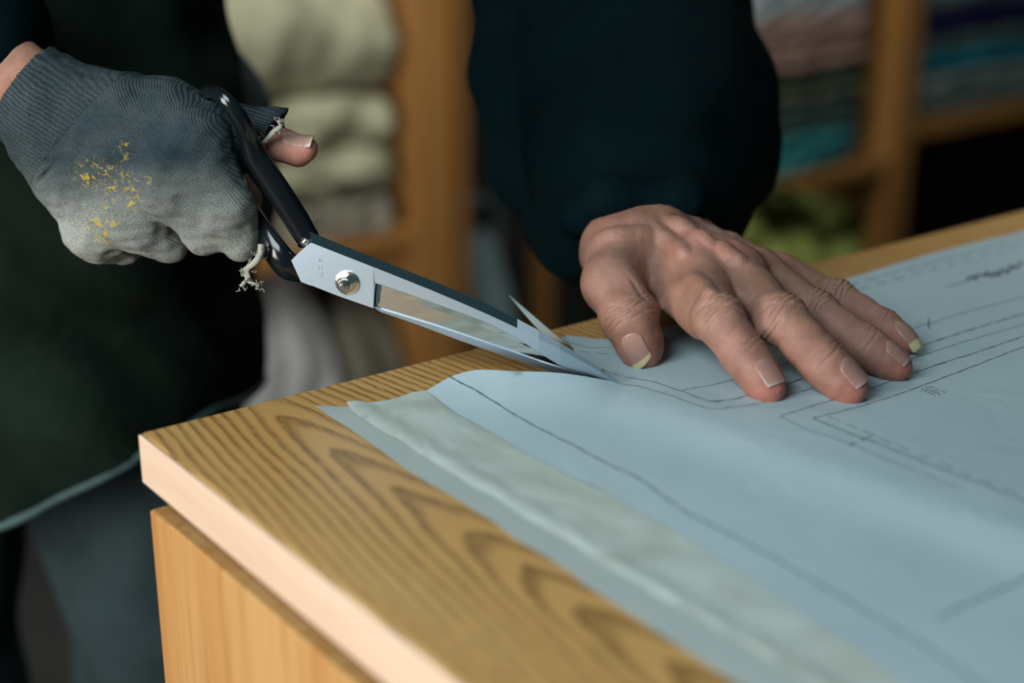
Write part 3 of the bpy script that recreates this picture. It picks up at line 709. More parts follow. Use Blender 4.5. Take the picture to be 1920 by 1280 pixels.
def tone_left(v):
    base = np.array([.305, .165, .125]); red = np.array([.46, .165, .13]); pale = np.array([.46, .29, .225]); brown = np.array([.24, .125, .080])
    n = make_noise(26, 12, 9)(v)[:, None] * .5
    c = base + (brown - base) * np.clip(n + .1, 0, .7)
    def blend(c, pt, R, col, k):
        w_ = np.exp(-(np.linalg.norm(v - pt, axis=1) / R) ** 2)[:, None] * k; return c * (1 - w_) + col * w_
    for k in LJ:
        pts, r = LJ[k]
        c = blend(c, pts[1], .010, pale, .55); c = blend(c, pts[2], .009, red, .4); c = blend(c, (pts[1] + pts[2]) / 2, .010, red, .45); c = blend(c, pts[3] + nrm(pts[3] - pts[2]) * .006, .012, red * np.array([1.05, .95, .95]), .85)
        c = blend(c, pts[0] + np.array([0, 0, .01]), .012, red, .5)
    return np.clip(c, .02, 1)

# right hand: bare hand inside a knitted glove
def gq(px, py, off): return G(px, py, off)
RJ = dict(
    wrist=gq(78, 205, -.012), fore=gq(-40, 110, -.02), elbow=gq(-330, -60, -.10),
    im=gq(368, 268, .004), ii=gq(428, 385, .004), ie=gq(452, 452, -.004),
    mm=gq(318, 345, .006), mi=gq(382, 440, .000), rm=gq(246, 405, .003), ri=gq(318, 458, -.010),
    pm=gq(178, 430, -.004), pi=gq(232, 462, -.018),
    tc=gq(160, 150, -.012), tm=gq(318, 208, -.010), ti=gq(452, 247, -.016), tt=gq(560, 283, -.018))
px_m = .815 / FPX
def right_field(grow, vox, glove):
    F = Field(G(-90, 560, -.09) if False else (-.30, .70, .86), (-.04, .96, 1.10), vox); g = grow; J = RJ
    if glove:
        F.cap(gq(30, 165, -.014), J['wrist'], 112 * px_m, 104 * px_m, .01, n=SN, fl=.62)
    else:
        F.cap(J['elbow'], J['fore'], .040, .029, .01, n=SN, fl=.62); F.cap(J['fore'], J['wrist'], .029, .024, .004, n=SN, fl=.58)
        F.cap(J['wrist'], (J['rm'] + J['mm']) / 2, .0155, .0145, .008)
    F.cap(J['wrist'] + (gq(120, 170, -.01) - J['wrist']) * .5, J['tm'], .021 + g, .0145 + g, .012)
    for a, r0, r1 in (('im', .017, .0155), ('mm', .0175, .0150), ('rm', .0178, .0145), ('pm', .0175, .0135)):
        F.cap(J['wrist'] + (J[a] - J['wrist']) * .12, J[a], r0 + g, r1 + g, .014)
    F.cap(J['im'], J['pm'], .0135 + g, .0125 + g, .012)
    F.cap((J['wrist'] + J['im']) / 2, (J['wrist'] + J['pm']) / 2, .016 + g, .017 + g, .016)
    F.cap(J['im'], J['ii'], .0148 + g, .0118 + g, .007); F.cap(J['ii'], J['ie'], .0118 + g, (.0102 if glove else .0078) + g * .8, .005)
    F.cap(J['im'] + (J['mm'] - J['im']) * .4, J['ii'] + (J['mi'] - J['ii']) * .35, .0125 + g, .0105 + g, .008)
    F.cap(J['mm'], J['mi'], .0138 + g, .0105 + g, .006)
    F.cap(J['rm'], J['ri'], .0135 + g, .0105 + g, .007)
    F.cap(J['pm'], J['pi'], .0130 + g, .0100 + g, .007)
    # thumb through the ring
    if glove:
        F.cap(J['tm'], J['ti'], .0148 + g, .0100 + g, .008)
        F.cap(J['ti'], gq(500, 250, -.017), .0100 + g, .0088 + g, .004)
    else:
        F.cap(J['tm'], J['ti'], .0145, .0100, .008); F.cap(J['ti'], J['tt'], .0094, .0077, .004)
        F.ell((J['ti'] * .35 + J['tt'] * .65), (.0102, .0085, .0074), .004)
        F.cap(J['tt'], gq(574, 279, -.018), .0077, .0062, .003)
        # bare finger ends curling behind the lower handle
        for a, b, c, d, r in ((J['ie'], gq(462, 415, -.022), gq(462, 372, -.033), gq(446, 338, -.034), .0076), (J['mi'], gq(410, 440, -.024), gq(428, 405, -.042), gq(420, 370, -.046), .0086),
                              (J['ri'], gq(335, 440, -.034), gq(360, 410, -.046), gq(375, 380, -.046), .0082), (J['pi'], gq(255, 435, -.034), gq(285, 405, -.044), gq(310, 385, -.044), .0074)):
            F.chain([a, b, c, d], [r * 1.05, r, r * .95, r * .85], .004)
    return F
def right_hand():
    F = right_field(-.0022, .001, False); GF = right_field(.0006, .001, True)
    # where the glove is worn the hand stays inside it
    a, b = gq(85, 55, 0), gq(-2, 198, 0); d = nrm(b - a); nn = nrm(np.cross(d, SN)); nn *= np.sign((gq(300, 300, 0) - a) @ nn)
    t = np.indices(F.a.shape).astype(np.float32); p = [F.lo[i] + F.vox * t[i] for i in range(3)]
    s1 = (p[0] - a[0]) * nn[0] + (p[1] - a[1]) * nn[1] + (p[2] - a[2]) * nn[2]
    def side(x0, y0, x1, y1, xi, yi):
        a, b = gq(x0, y0, 0), gq(x1, y1, 0); m = nrm(np.cross(nrm(b - a), SN)); m *= np.sign((gq(xi, yi, 0) - a) @ m); return (p[0] - a[0]) * m[0] + (p[1] - a[1]) * m[1] + (p[2] - a[2]) * m[2]
    s2 = side(440, 200, 380, 480, 100, 300); dep = (p[0] - TIP[0]) * SN[0] + (p[1] - TIP[1]) * SN[1]
    front = np.clip((dep + .020) / .004, 0, 1)
    inside = np.clip(np.minimum(s1, s2) / .003, 0, 1) * np.where(s2 > .0, np.maximum(front, 0), 0)
    lim = GF.a + .0022; F.a = np.where(inside > .5, np.maximum(F.a, lim), F.a)
    n1 = make_noise(60, 14, 13); band = np.abs(F.a) < .004; pp = F.lo + np.argwhere(band) * F.vox
    F.a[band] += (.0002 * n1(pp)).astype(np.float32)
    return F.mesh()
RV, RF = right_hand()
def tone_right(v):
    c = np.tile(np.array([.30, .150, .105]), (len(v), 1)); d = np.linalg.norm(v - gq(585, 283, -.018), axis=1)[:, None]
    k = np.exp(-(d / .02) ** 2) * .6; return c * (1 - k) + np.array([.60, .26, .20]) * k

# coarse arms and trunk inside the clothes
def trunk():
    F = Field((-.60, .78, .0), (.36, 1.34, 1.50), .008)
    c = np.array([-.35, 1.10, 1.05])
    F.ell(c + np.array([0, .02, .12]), (.135, .085, .26), .03); F.ell(c + np.array([-.01, -.0, -.16]), (.125, .08, .13), .03)
    F.cap(c + np.array([-.15, .02, .30]), c + np.array([.15, .02, .30]), .05, .05, .04); F.cap(c + np.array([0, .02, .34]), c + np.array([0, 0, .38]), .055, .05, .03)
    for x0 in (-.275, -.470): F.chain([(x0 * .9 - .035, 1.10, .83), (x0, 1.10, .55), (x0, 1.10, .07)], [.060, .048, .034], .02); F.cap((x0, 1.10, .05), (x0, .98, .035), .030, .020, .02)
    F.chain([c + np.array([-.16, .02, .29]), RJ['elbow'] + np.array([-.04, .10, .05]), RJ['elbow']], [.05, .042, .038], .02)
    L0 = HAND['left'][2]; F.chain([c + np.array([.20, .02, .29]), D(1230, -150, 1.12), L0[3], L0[2], L0[2] + (L0[1] - L0[2]) * .5, L0[1]], [.05, .042, .038, .03, .027, .024], .02)
    return F.mesh()
TV, TF = trunk()
bv, bf = merge((LV, LF), (RV, RF), (TV, TF))
body = mesh('body', bv, bf, MT['skin'], person)
colattr(body, 'tone', np.concatenate([tone_left(LV), tone_right(RV), np.tile([.5, .26, .17], (len(TV), 1))]))

# fingernails, fitted to the finger ends
bvhL = BVHTree.FromPolygons([tuple(v) for v in LV], [tuple(map(int, f)) for f in LF]); bvhR = BVHTree.FromPolygons([tuple(v) for v in RV], [tuple(map(int, f)) for f in RF])
def nail(bvh, centre, axis, dorsal, w_, l_, free=.12, over=.0, free_col=(.62, .56, .38), skew=0.0, lift=.00022, bedcol=(.33, .18, .145)):
    axis = nrm(axis); side = nrm(np.cross(axis, dorsal)); dn = nrm(np.cross(side, axis))
    nx, ny = 14, 18; top, tn = [], []
    for j in range(ny + 1):
        t = j / ny
        for i in range(nx + 1):
            s = i / nx * 2 - 1
            ln = (t - .5) * l_
            # rounded root, slightly rounded free edge
            ww = w_ * .5 * (1 - .22 * max(0, .25 - t) ** 2 * 16) * (1 - .12 * max(0, t - .8) ** 2 * 25)
            tt = ln + (1 - s * s) * (-.10 if t < .5 else .06) * l_ * abs(t - .5) * 2 + skew * s * t * l_
            p = np.array(centre) + axis * tt + side * s * ww
            o = p + dn * .024; hit = bvh.ray_cast(Vector(o), Vector(-dn), .03)
            if hit[0] is not None: q = np.array(hit[0])
            else: q = p
            h = (q - p) @ dn
            top.append((p, h, t, s))
    H = np.array([x[1] for x in top]).reshape(ny + 1, nx + 1)
    # smooth the fitted height: a nail is stiff, arched across and nearly straight along
    S = np.linspace(-1, 1, nx + 1); T = np.linspace(0, 1, ny + 1); A = np.stack([np.ones_like(S), S, S ** 2], 1)
    sel = np.arange(1, int(ny * .7)); TT, SS = np.meshgrid(T[sel], S, indexing='ij')
    A = np.stack([np.ones(TT.size), TT.ravel(), SS.ravel(), SS.ravel() ** 2, TT.ravel() ** 2], 1); hh = H[sel].ravel()
    ok = np.abs(hh - np.median(hh)) < .0035; co, *_ = np.linalg.lstsq(A[ok], hh[ok], rcond=None)
    vs, col = [], []
    for p, h, t, s in top:
        hf = co @ np.array([1, t, s, s * s, t * t]); hf = max(hf, h) if t < .85 and h - hf < .004 else hf; vs.append(p + dn * (hf + lift - .0002 * max(0, .12 - t) * 8))
        c = np.array(bedcol) * (1 + .10 * (t < .22)); k = np.clip((t - (1 - free) + .02 * s * s) / .03, 0, 1); c = c * (1 - k) + np.array(free_col) * k; col.append(c)
    n0 = len(vs); vs += [v - dn * .00045 for v in vs]; col += col; fs = []
    for j in range(ny):
        for i in range(nx):
            q = j * (nx + 1) + i; fs += [(q, q + 1, q + nx + 2, q + nx + 1), (n0 + q, n0 + q + nx + 1, n0 + q + nx + 2, n0 + q + 1)]
    rim = [i for i in range(nx + 1)] + [(j * (nx + 1) + nx) for j in range(1, ny + 1)] + [ny * (nx + 1) + i for i in range(nx - 1, -1, -1)] + [j * (nx + 1) for j in range(ny - 1, 0, -1)]
    for a, b in zip(rim, rim[1:] + rim[:1]): fs.append((b, a, a + n0, b + n0))
    o = mesh('fingernail', vs, fs, MT['nail'], body); colattr(o, 'tone', np.array(col)); return o
for k, wd, ln, fr, fc in (('index', .0116, .0132, .06, (.50, .42, .34)), ('middle', .0119, .0128, .06, (.50, .42, .34)), ('ring', .0110, .0122, .06, (.50, .42, .34)), ('pinky', .0090, .0150, .26, (.55, .50, .28))):
    pts, r = LJ[k]; ax = pts[3] - pts[2]; ax[2] *= .8
    nail(bvhL, pts[3] + nrm(ax) * (.0008 if k != 'pinky' else .0035), ax, np.array([.0, -.30, 1.]), wd, ln, fr, free_col=fc)
tp = LJ['thumb'][0]
nail(bvhL, tp[3] + nrm(tp[3] - tp[2]) * .002, tp[3] - tp[2] + np.array([0, 0, .002]), np.array([-.38, -.60, .55]), .0122, .0165, .2, free_col=(.56, .48, .25), skew=.12)
nail(bvhR, gq(568, 274, -.018), gq(590, 272, -.018) - gq(545, 276, -.018), np.array([0, -.75, 1.]), .0095, .0125, .08, free_col=(.5, .4, .33), bedcol=(.40, .23, .18))

# glove
def glove():
    F = right_field(.0006, .0011, True)
    n1, n2 = make_noise(34, 14, 23), make_noise(110, 16, 24)
    band = np.abs(F.a) < .006; pp = F.lo + np.argwhere(band) * F.vox
    F.a[band] += (.0007 * n1(pp) + .00035 * n2(pp)).astype(np.float32)
    # fold lines in the cloth between the curled fingers
    for path in ([(352, 432, .018), (362, 455, .016), (372, 478, .010), (384, 495, .004)], [(215, 470, .010), (262, 476, .008), (300, 482, .004)]):
        F.chain([gq(*q) for q in catmull(path, 4)], [.0022] * 12, 0, cut=True)
    F.chain([gq(62, 352, .012), gq(112, 300, .020), gq(165, 240, .022), gq(215, 170, .016), gq(245, 118, .008)], [.0016] * 6, 0, cut=True)
    # open end at the arm and at the thumb
    v, q = F.mesh(); return v, q
gv, gf = glove()
def loc2(v): return v @ SD, v[:, 2]
ax_ = nrm(gq(100, 100, 0) - gq(0, 0, 0))
def split_cuff(v, q):
    # cuff = everything up-arm of the seam running from (62,352) to (245,118)
    a, b = gq(62, 352, 0), gq(245, 118, 0); d = nrm(b - a); nn = nrm(np.cross(d, SN)); 
    s = (v - a) @ nn; ref = (gq(0, 150, 0) - a) @ nn; s = s * np.sign(ref); fm = s[q].mean(1); return fm > 0
cuffm = split_cuff(gv, gf)
def submesh(v, q):
    u, inv = np.unique(q, return_inverse=True); return v[u], inv.reshape(q.shape)
def trim_open(v, q):
    """open the cuff at the arm: drop what lies beyond the line across the wrist"""
    a, b = gq(95, 52, 0), gq(-12, 228, 0); d = nrm(b - a); nn = nrm(np.cross(d, SN)); ref = (gq(100, 300, 0) - a) @ nn; s = (v - a) @ nn * np.sign(ref)
    return q[s[q].mean(1) > 0]
mv, mq = submesh(gv, gf[~cuffm])
gl = mesh('glove', mv, mq, MT['knit'], person); gl['label'] = 'worn grey knitted fingerless glove with yellow paint specks'
a0 = gq(250, 300, 0)
def knitattr(o, v, cdir, ldir):
    c = (v - a0) @ cdir / .2 + .5; l = (v - a0) @ ldir / .2 + .5
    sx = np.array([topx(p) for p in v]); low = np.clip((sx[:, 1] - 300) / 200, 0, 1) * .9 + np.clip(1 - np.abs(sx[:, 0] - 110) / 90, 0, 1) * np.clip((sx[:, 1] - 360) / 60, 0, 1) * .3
    # paler towards the bottom: bleached wear, plus light from below painted into the colour
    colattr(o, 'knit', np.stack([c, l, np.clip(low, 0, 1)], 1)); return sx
Z3 = np.array([0, 0, 1.])
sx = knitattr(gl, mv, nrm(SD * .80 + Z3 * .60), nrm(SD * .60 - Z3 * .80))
m_ = np.zeros(len(mv)); front = (mv - TIP) @ SN > -.0
for (x, y, r) in ((168, 325, 20), (205, 332, 22), (212, 350, 14), (245, 345, 15), (225, 290, 12), (250, 378, 12), (205, 385, 10), (188, 415, 17), (172, 432, 15), (195, 443, 16), (213, 420, 10), (280, 335, 8), (235, 275, 8)):
    m_ = np.maximum(m_, np.exp(-(((sx[:, 0] - x) ** 2 + (sx[:, 1] - y) ** 2) / r ** 2)) * 1.4)
colattr(gl, 'paint', np.clip(m_, 0, 1) * front)
cv, cq = submesh(gv, trim_open(gv, gf[cuffm]))
ribn = (cv - a0) @ nrm(SD * .80 + Z3 * .6)
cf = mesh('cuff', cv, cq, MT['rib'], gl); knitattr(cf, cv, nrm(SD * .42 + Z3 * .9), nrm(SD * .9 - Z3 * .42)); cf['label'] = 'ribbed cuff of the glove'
mod = cf.modifiers.new('thick', 'SOLIDIFY'); mod.thickness = .0016; mod.offset = 1
# frayed thumb opening and yarn ends
fr = []
rr = random.Random(4)
def fuzz(c, n, spread, ln, r=.00035):
    for _ in range(n):
        p = np.array(c) + np.array([rr.gauss(0, spread) for _ in range(3)]); d = nrm([rr.gauss(0, 1) for _ in range(3)]) * ln
        fr.append(tube(catmull([p, p + d * .5 + np.array([rr.gauss(0, ln * .3) for _ in range(3)]), p + d], 3), r, 6))
rim_ = [(478, 209, -.005), (500, 218, -.002), (522, 226, -.003), (527, 236, -.005), (515, 246, -.004), (500, 262, -.004), (488, 270, -.005)]
lid_v = [gq(*q) for q in rim_]
fr.append(tube(catmull(lid_v[2:], 5), [.0010, .0015, .0010], 8))
for q in lid_v[2:]: fuzz(q, 9, .0010, .0022, .00022)
o = mesh('frayed_edge', *merge(*fr), MT['fray'], gl); o['label'] = 'pale frayed edge of the thumb hole'
# flap of the glove over the thumb: a flared sleeve
sv, sf = [], []
ringc = [(J_, r0) for J_, r0 in (((430, 236, -.014), .0125), ((462, 242, -.015), .0120), ((490, 243, -.016), .0122), ((512, 246, -.016), .0118))]
tdir = nrm(RJ['ti'] - RJ['tm']); ua = nrm(np.cross(tdir, SN)); ua = ua if ua[2] > 0 else -ua
for i, (c, r0) in enumerate(ringc):
    c = gq(*c)
    for k in range(28):
        a = 2 * math.pi * k / 28; top = max(0, math.cos(a)); ext = (0.0045 * top ** 2 - .0055 * max(0, -math.cos(a))) * (i / 3)
        rad = r0 * (1 + .04 * math.sin(5 * a + i)) * (1.0 + .06 * (i == 3) * top)
        sv.append(c + ua * math.cos(a) * rad + SN * math.sin(a) * rad * .95 + tdir * ext)
for i in range(3):
    for k in range(28): k2 = (k + 1) % 28; sf.append((i * 28 + k, i * 28 + k2, (i + 1) * 28 + k2, (i + 1) * 28 + k))
o = mesh('thumb_sleeve', sv, sf, MT['knit'], gl); md = o.modifiers.new('thick', 'SOLIDIFY'); md.thickness = .0014; md.offset = 0
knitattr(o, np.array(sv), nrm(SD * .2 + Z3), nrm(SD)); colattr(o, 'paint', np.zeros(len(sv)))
fr = []
fr.append(tube(catmull([gq(490, 458, .006), gq(488, 476, .008), gq(480, 490, .009), (gq(468, 500, .009)), gq(458, 506, .008)], 5), [.0017, .0019, .0012], 8))
for pth in ([(462, 505, .008), (460, 515, .009), (463, 522, .009), (457, 530, .009), (451, 536, .009)], [(463, 508, .009), (467, 520, .009), (466, 528, .010), (478, 532, .009), (485, 537, .008)], [(470, 498, .009), (462, 512, .009), (466, 526, .010)]):
    fr.append(tube(catmull([gq(*q) for q in pth], 5), [.0011, .0009, .0008], 7))
for q in ((455, 506, .008), (468, 500, .008), (486, 480, .007), (489, 466, .007), (452, 535, .009), (484, 536, .009), (466, 524, .009), (462, 512, .009)): fuzz(gq(*q), 8, .0011, .0026, .00022)
o = mesh('yarn_knot', *merge(*fr), MT['fray'], gl); o['label'] = 'pale knotted yarn end'

# clothes
def cloth_noise(F, amp, f1, seed, stretch=(1, 1, 1)):
    n1, n2 = make_noise(f1, 12, seed), make_noise(f1 * 2.3, 12, seed + 1); band = np.abs(F.a) < .03
    pp = (F.lo + np.argwhere(band) * F.vox) * np.array(stretch); F.a[band] += (amp * n1(pp) + amp * .4 * n2(pp)).astype(np.float32)
def jacket():
    F = Field((-.66, .76, .70), (.40, 1.40, 1.50), .0045)
    c = np.array([-.29, 1.10, 1.05])
    for z0, rx, xo in ((.30, .20, 0), (.15, .185, 0), (.0, .165, -.02), (-.14, .155, -.035), (-.26, .15, -.04)):
        pass
    F.ell(c + np.array([-.075, .02, .14]), (.165, .125, .34), .04); F.ell(c + np.array([-.075, 0, -.10]), (.150, .125, .30), .04)
    F.cap(c + np.array([-.16, .02, .30]), c + np.array([.16, .02, .30]), .075, .075, .05)
    # right sleeve (seen at the upper left)
    F.chain([c + np.array([-.18, .02, .28]), RJ['elbow'] + np.array([-.04, .10, .05]), RJ['elbow'], gq(-110, 62, -.04), gq(-34, 70, -.03)], [.07, .06, .056, .047, .040], .02)
    # left sleeve: wide and gathered over the wrist
    S = [(c + np.array([.17, .02, .28]), .075), (D(1190, -190, 1.12), .075)]
    pts = [(1172, -40, 1.07, 207), (1192, 60, 1.05, 218), (1216, 180, 1.02, 236), (1220, 262, .995, 234), (1212, 330, .965, 216), (1205, 372, .945, 186)]
    for x, y, d, r in pts: S.append((D(x, y, d), r * d / FPX))
    for a, b in zip(S[:-1], S[1:]): F.cap(a[0], b[0], a[1], b[1], .012)
    F.cap(D(1142, 374, .862), D(1284, 372, .866), .0155, .0155, .012); F.cap(D(1092, 404, .885), D(1146, 376, .866), .012, .0155, .012); F.cap(D(1190, 375, .95), D(1285, 385, .955), .034, .034, .012); F.cap(D(1288, 376, .872), D(1334, 408, .905), .015, .011, .012); F.cap(D(1110, 420, .925), D(1140, 330, .96), .030, .045, .02); F.cap(D(1065, 455, .95), D(1120, 370, .965), .018, .03, .02)
    # front of the jacket hanging beside the sleeve
    F.chain([D(985, -60, 1.13), D(990, 120, 1.12), D(1010, 300, 1.11), D(1050, 430, 1.08), D(1080, 500, 1.05)], [.043, .040, .034, .022, .010], .02)
    cloth_noise(F, .0035, 7, 31, (1, 1, .8))
    # long soft folds
    f2 = make_noise(11, 6, 40); band = np.abs(F.a) < .02; pp = (F.lo + np.argwhere(band) * F.vox); R_ = pp @ nrm([.5, .2, -.8]); F.a[band] += (.0028 * np.abs(f2(pp * np.array([.5, .5, 1.3])))).astype(np.float32)
    return F.mesh()
v, q = jacket(); jk = mesh('jacket', v, q, MT['jacket'], person); jk['label'] = 'navy black jacket with a wide gathered sleeve'
def apron():
    vs, fs = [], []; nz, na = 60, 56; c = np.array([-.343, 1.085]); n1 = make_noise(6, 10, 50); n2 = make_noise(16, 10, 51)
    # hem follows a slanting line: higher on the side nearer the table
    for j in range(nz + 1):
        t = j / nz
        for i in range(na + 1):
            a = -math.pi * 1.02 + (math.pi * 1.04) * i / na + .0
            x = c[0] + .170 * math.cos(a); 
            hem = float(np.interp(x, [-.50, -.31, -.228, -.19, -.175], [.615, .683, .7185, .7264, .715]))
            z = 1.06 + (hem - 1.06) * t; k = 1 - .06 * (1 - t)
            p = np.array([c[0] + .157 * math.cos(a) * k, c[1] + .150 * math.sin(a) * k, z])
            d = .004 * n1((p * np.array([1, 1, 2.2]) + np.array([0, 0, p[0] * 1.4]))[None])[0] + .0016 * n2((p * np.array([1, 1, 1.6]) + np.array([0, 0, p[0]]))[None])[0]
            p[:2] += d * np.array([math.cos(a), math.sin(a)]); vs.append(p)
    for j in range(nz):
        for i in range(na): q = j * (na + 1) + i; fs.append((q, q + 1, q + na + 2, q + na + 1))
    o = mesh('apron', vs, fs, MT['apron'], person); m = o.modifiers.new('thick', 'SOLIDIFY'); m.thickness = .003; o['label'] = 'dark olive wrinkled apron'
    hem = [vs[nz * (na + 1) + i] + np.array([0, 0, .003]) for i in range(na + 1)]
    h = mesh('hem', *tube(hem, .0042, 8), MT['trim'], o); h['label'] = 'lighter grey hem piping'
apron()
def trousers():
    F = Field((-.56, .88, .05), (-.06, 1.28, .96), .006)
    for x0, x1 in ((-.275, -.275), (-.465, -.470)):
        F.chain([(x0 * .9 - .03, 1.11, .90), (x0, 1.10, .55), (x1, 1.10, .10)], [.088, .078, .066], .015)
    F.cap((-.26, 1.11, .88), (-.40, 1.11, .88), .09, .09, .03)
    cloth_noise(F, .006, 6, 60)
    F.a = np.maximum(F.a, .07 - (F.lo[2] + F.vox * np.arange(F.n[2]))[None, None, :].astype(np.float32))
    v, q = F.mesh(); o = mesh('trousers', v, q, MT['trousers'], person); o['label'] = 'slate grey cloth trousers'
    for x0 in (-.275, -.470):
        F = Field((x0 - .08, .86, -.02), (x0 + .08, 1.22, .16), .005); F.cap((x0, 1.12, .045), (x0, .97, .035), .046, .040, .02); F.cap((x0, 1.10, .05), (x0, 1.09, .11), .044, .045, .02)
        F.a = np.maximum(F.a, .002 - (F.lo[2] + F.vox * np.arange(F.n[2]))[None, None, :].astype(np.float32)); v, q = F.mesh(); mesh('shoe', v, q, MT['black'], person)
trousers()

# ------------------------------------------------------------------ shelf unit and cloth behind
VS = -1.2
def shelf_unit():
    uL, uR = Q(300, 400, VS)[0], Q(2350, 200, VS)[0]
    t = empty('shelf_rack', tuple(W((uL + uR) / 2, VS - .2, 0)), label='open wooden shelf rack along the back of the room, stacked with cloth', cat='shelf')
    def b(name, *a, mat=MT['shelf'], **k):
        o = uvbox(name, *a, mat, t, .002); return o
    H = 1.55
    def U(px, py=300): return Q(px, py, VS)[0]
    posts = [(uL - .03, uL), (U(783), U(846)), (U(855), U(903)), (U(1662, 420), U(1698, 420)), (uR, uR + .04)]
    for i, (a, c) in enumerate(posts): b('post', a, c, VS - (.38 if i != 2 else .40), VS - (0 if i != 2 else .03), 0, H)
    zL = Q(745, 447, VS)[1]
    b('shelf_board', uL, U(783), VS - .38, VS - .004, zL - .016, zL + .006)
    b('shelf_board', uL, U(783), VS - .38, VS - .004, .06, .08)
    b('shelf_board', uL, U(783), VS - .38, VS - .004, 1.05, 1.07)
    zM = Q(1550, 318, VS)[1]; b('shelf_board', U(1290), U(1662, 420), VS - .38, VS - .004, zM - .03, zM - .006)
    zR = Q(1800, 215, VS)[1]; b('shelf_board', U(1700, 420), uR, VS - .38, VS - .004, zR - .032, zR)
    b('shelf_board', U(903), uR, VS - .38, VS - .004, 1.10, 1.12); b('shelf_board', uL, uR, VS - .38, VS - .0, H - .02, H)
    b('post', U(1270), U(1300), VS - .395, VS - .365, 0, H)
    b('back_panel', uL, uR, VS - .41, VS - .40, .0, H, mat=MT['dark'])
    return U, zL, zM, zR, uL, uR
U, zL, zM, zR, uL, uR = shelf_unit()
def folded(name, u0, u1, z0, z1, depth, layers, col, label, group=None, seed=0, puff=.35, v1=None, wav=.006, cat='cloth'):
    """one folded cloth: rounded fold at the front, layered edge, soft sag"""
    v1 = VS - .02 if v1 is None else v1
    vs, fs = [], []; nu = 26; h = z1 - z0; n1 = make_noise(9, 8, seed + 100); n2 = make_noise(22, 8, seed + 200)
    prof = []
    per = 9
    for L in range(layers):
        za, zb = z0 + h * L / layers, z0 + h * (L + 1) / layers; hh = (zb - za) / 2
        for k in range(per):
            a = -math.pi / 2 + math.pi * k / (per - 1); prof.append((v1 - hh * puff + math.cos(a) * hh * puff - .0, (za + zb) / 2 + math.sin(a) * hh * .99))
    prof += [(v1 - depth * .3, z1), (v1 - depth * .6, z1 - h * .02), (v1 - depth, z1 - h * .1), (v1 - depth, z0), (v1 - depth * .5, z0)]
    m = len(prof)
    for i in range(nu + 1):
        s = i / nu; u = u0 + (u1 - u0) * s; e = min(s, 1 - s) * 2; rnd = (1 - (1 - min(1, e * 5)) ** 2) ** .5 if e * 5 < 1 else 1
        for (v, z) in prof:
            zc = z0 + (z - z0) * (.80 + .20 * rnd) * (1 + .05 * n1(np.array([[u * 1.3, v * .2, seed]]))[0] * (z - z0) / h)
            zz = min(max(z0, zc), z1); vv = v + (wav * n2(np.array([[u, 0, z * 1.5]]))[0] * (1 if v > v1 - depth * .4 else 0)) - (1 - rnd) * .02
            vs.append(W(u, vv, zz))
    for i in range(nu):
        for k in range(m): k2 = (k + 1) % m; fs.append((i * m + k, i * m + k2, (i + 1) * m + k2, (i + 1) * m + k))
    fs += [tuple(range(m)), tuple(nu * m + k for k in range(m))[::-1]]
    key = 'cloth_%02d' % (seed); mt = cloth_mat('shelf_cloth', col, .9, .25)
    o = mesh(name, vs, fs, mt); fix(o); return tag(o, label, cat, group)
def zq(px, py): return Q(px, py, VS - .02)[1]
g1 = 'folded quilts on the left shelf'
a, b2 = uL + .01, U(775)
folded('folded_quilt', a, b2 - .006, zL + .006 + .055, zq(600, 190), .33, 2, (.31, .32, .225), 'puffy cream quilt in the left shelf bay, lower one, beneath the big cream quilt', g1, 1, 1.0, wav=.012, cat='quilt')
folded('folded_quilt', a + .02, b2, zq(600, 190), zq(600, -30), .33, 1, (.33, .335, .24), 'big puffy cream quilt in the left shelf bay, uppermost', g1, 2, .7, wav=.010, cat='quilt')
folded('folded_cloth', U(560), b2 - .02, zL + .006, zL + .006 + .052, .3, 2, (.22, .21, .17), 'thin greyish cloth under the cream quilts, directly on the left shelf board', None, 3)
zb = .08
folded('cloth_bundle', U(470), U(642), zb, zq(560, 535), .3, 1, (.34, .36, .37), 'pale blue-grey cloth bundle on the low shelf beside the apron', 'cloth bundles on the low shelf', 4, .8, wav=.015)
folded('cloth_bundle', U(650), U(775), zb, zq(710, 570), .3, 1, (.13, .125, .10), 'dull brown-grey cloth bundle on the low shelf beside the wooden post', 'cloth bundles on the low shelf', 5, .8, wav=.015)
g2 = 'folded cloths stacked in the middle bay'
x0, x1 = U(1400, 200), U(1655, 200) - .01
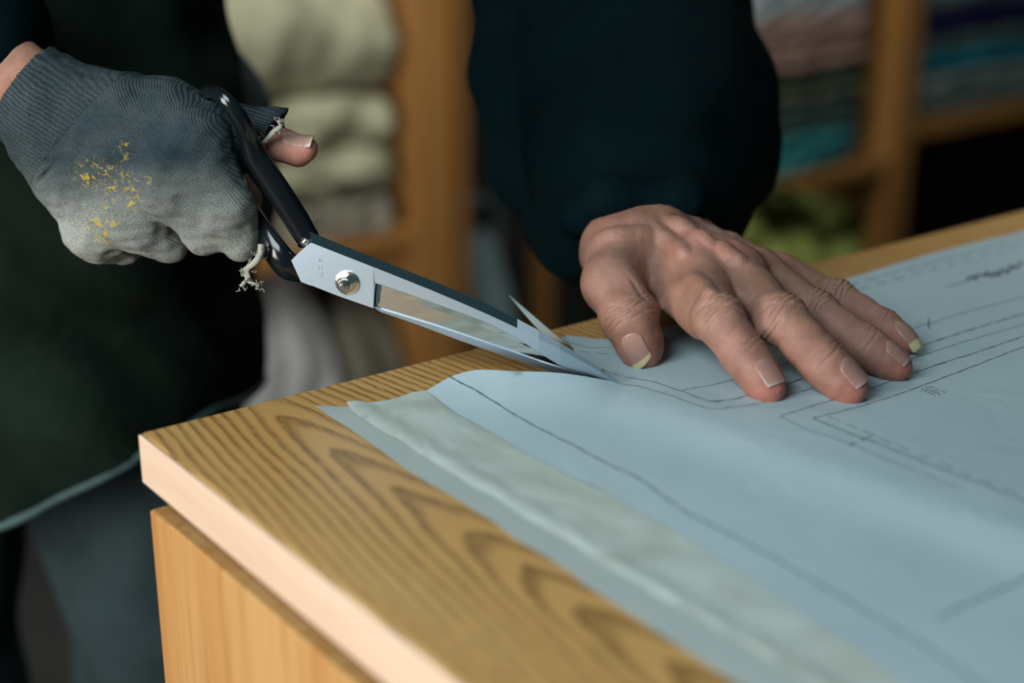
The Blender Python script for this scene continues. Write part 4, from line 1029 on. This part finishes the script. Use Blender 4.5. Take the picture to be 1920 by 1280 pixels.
levels = [(zM - .006, zq(1550, 246), (.035, .20, .215), 'bright teal folded cloth at the bottom of the middle stack', 2),
          (zq(1550, 246), zq(1550, 192), (.04, .068, .066), 'dark grey-green folded cloth above the teal one in the middle stack', 2),
          (zq(1550, 192), zq(1550, 160), (.07, .09, .055), 'thin mossy green folded cloth in the middle of the stack', 1),
          (zq(1550, 160), zq(1550, 128), (.026, .036, .028), 'almost black folded cloth under the pinkish cloth', 1),
          (zq(1550, 128), zq(1550, 70), (.25, .165, .135), 'pinkish brown folded cloth, lower one of two in the middle stack', 2),
          (zq(1550, 70), zq(1550, 22), (.30, .21, .185), 'lighter pinkish brown folded cloth under the pale blue one', 1),
          (zq(1550, 22), zq(1550, -50), (.30, .37, .40), 'pale blue-grey folded cloth on top of the middle stack', 2)]
for i, (a, b_, c, l, n) in enumerate(levels):
    folded('folded_cloth', x0 + .004 * (i % 3), x1 - .012 * (i % 2) - (.02 if i == 0 else 0), a + .0004, b_, .28, n, c, l, g2, 10 + i, .8)
g3 = 'folded cloths stacked in the right bay'
y0, y1 = U(1700, 150) + .01, uR - .15
lv = [(zR, zR + .045, (.10, .14, .13), 'grey-green folded cloth at the bottom of the right stack', 2), (zR + .045, zR + .075, (.15, .20, .19), 'lighter grey-green folded cloth above the bottom one in the right stack', 1), (zR + .075, zR + .115, (.012, .15, .21), 'deep turquoise folded cloth in the right stack', 1),
      (zR + .115, zR + .145, (.08, .12, .11), 'grey folded cloth between the turquoise and navy cloths', 1), (zR + .145, zR + .19, (.012, .014, .06), 'navy blue folded cloth in the right stack', 2), (zR + .19, zR + .24, (.12, .17, .18), 'pale grey folded cloth on top of the right stack', 1)]
for i, (a, b_, c, l, n) in enumerate(lv): folded('folded_cloth', y0 + .01 * (i % 2), y1, a + .0004, b_, .26, n, c, l, g3, 20 + i, .8)
folded('cloth_sack', U(1330, 400) - .07, U(1535, 400) - .08, .0, zq(1440, 325), .25, 1, (.17, .20, .055), 'yellow-green cloth sack standing under the middle shelf', None, 30, 1.0, v1=VS + .27, wav=.002, cat='sack')
folded('cloth_bundle', U(930, 400), U(1000, 400), .0, zq(960, 395), .2, 1, (.09, .13, .14), 'small grey-blue cloth bundle showing between post and sleeve', None, 31, 1.0, wav=.01)
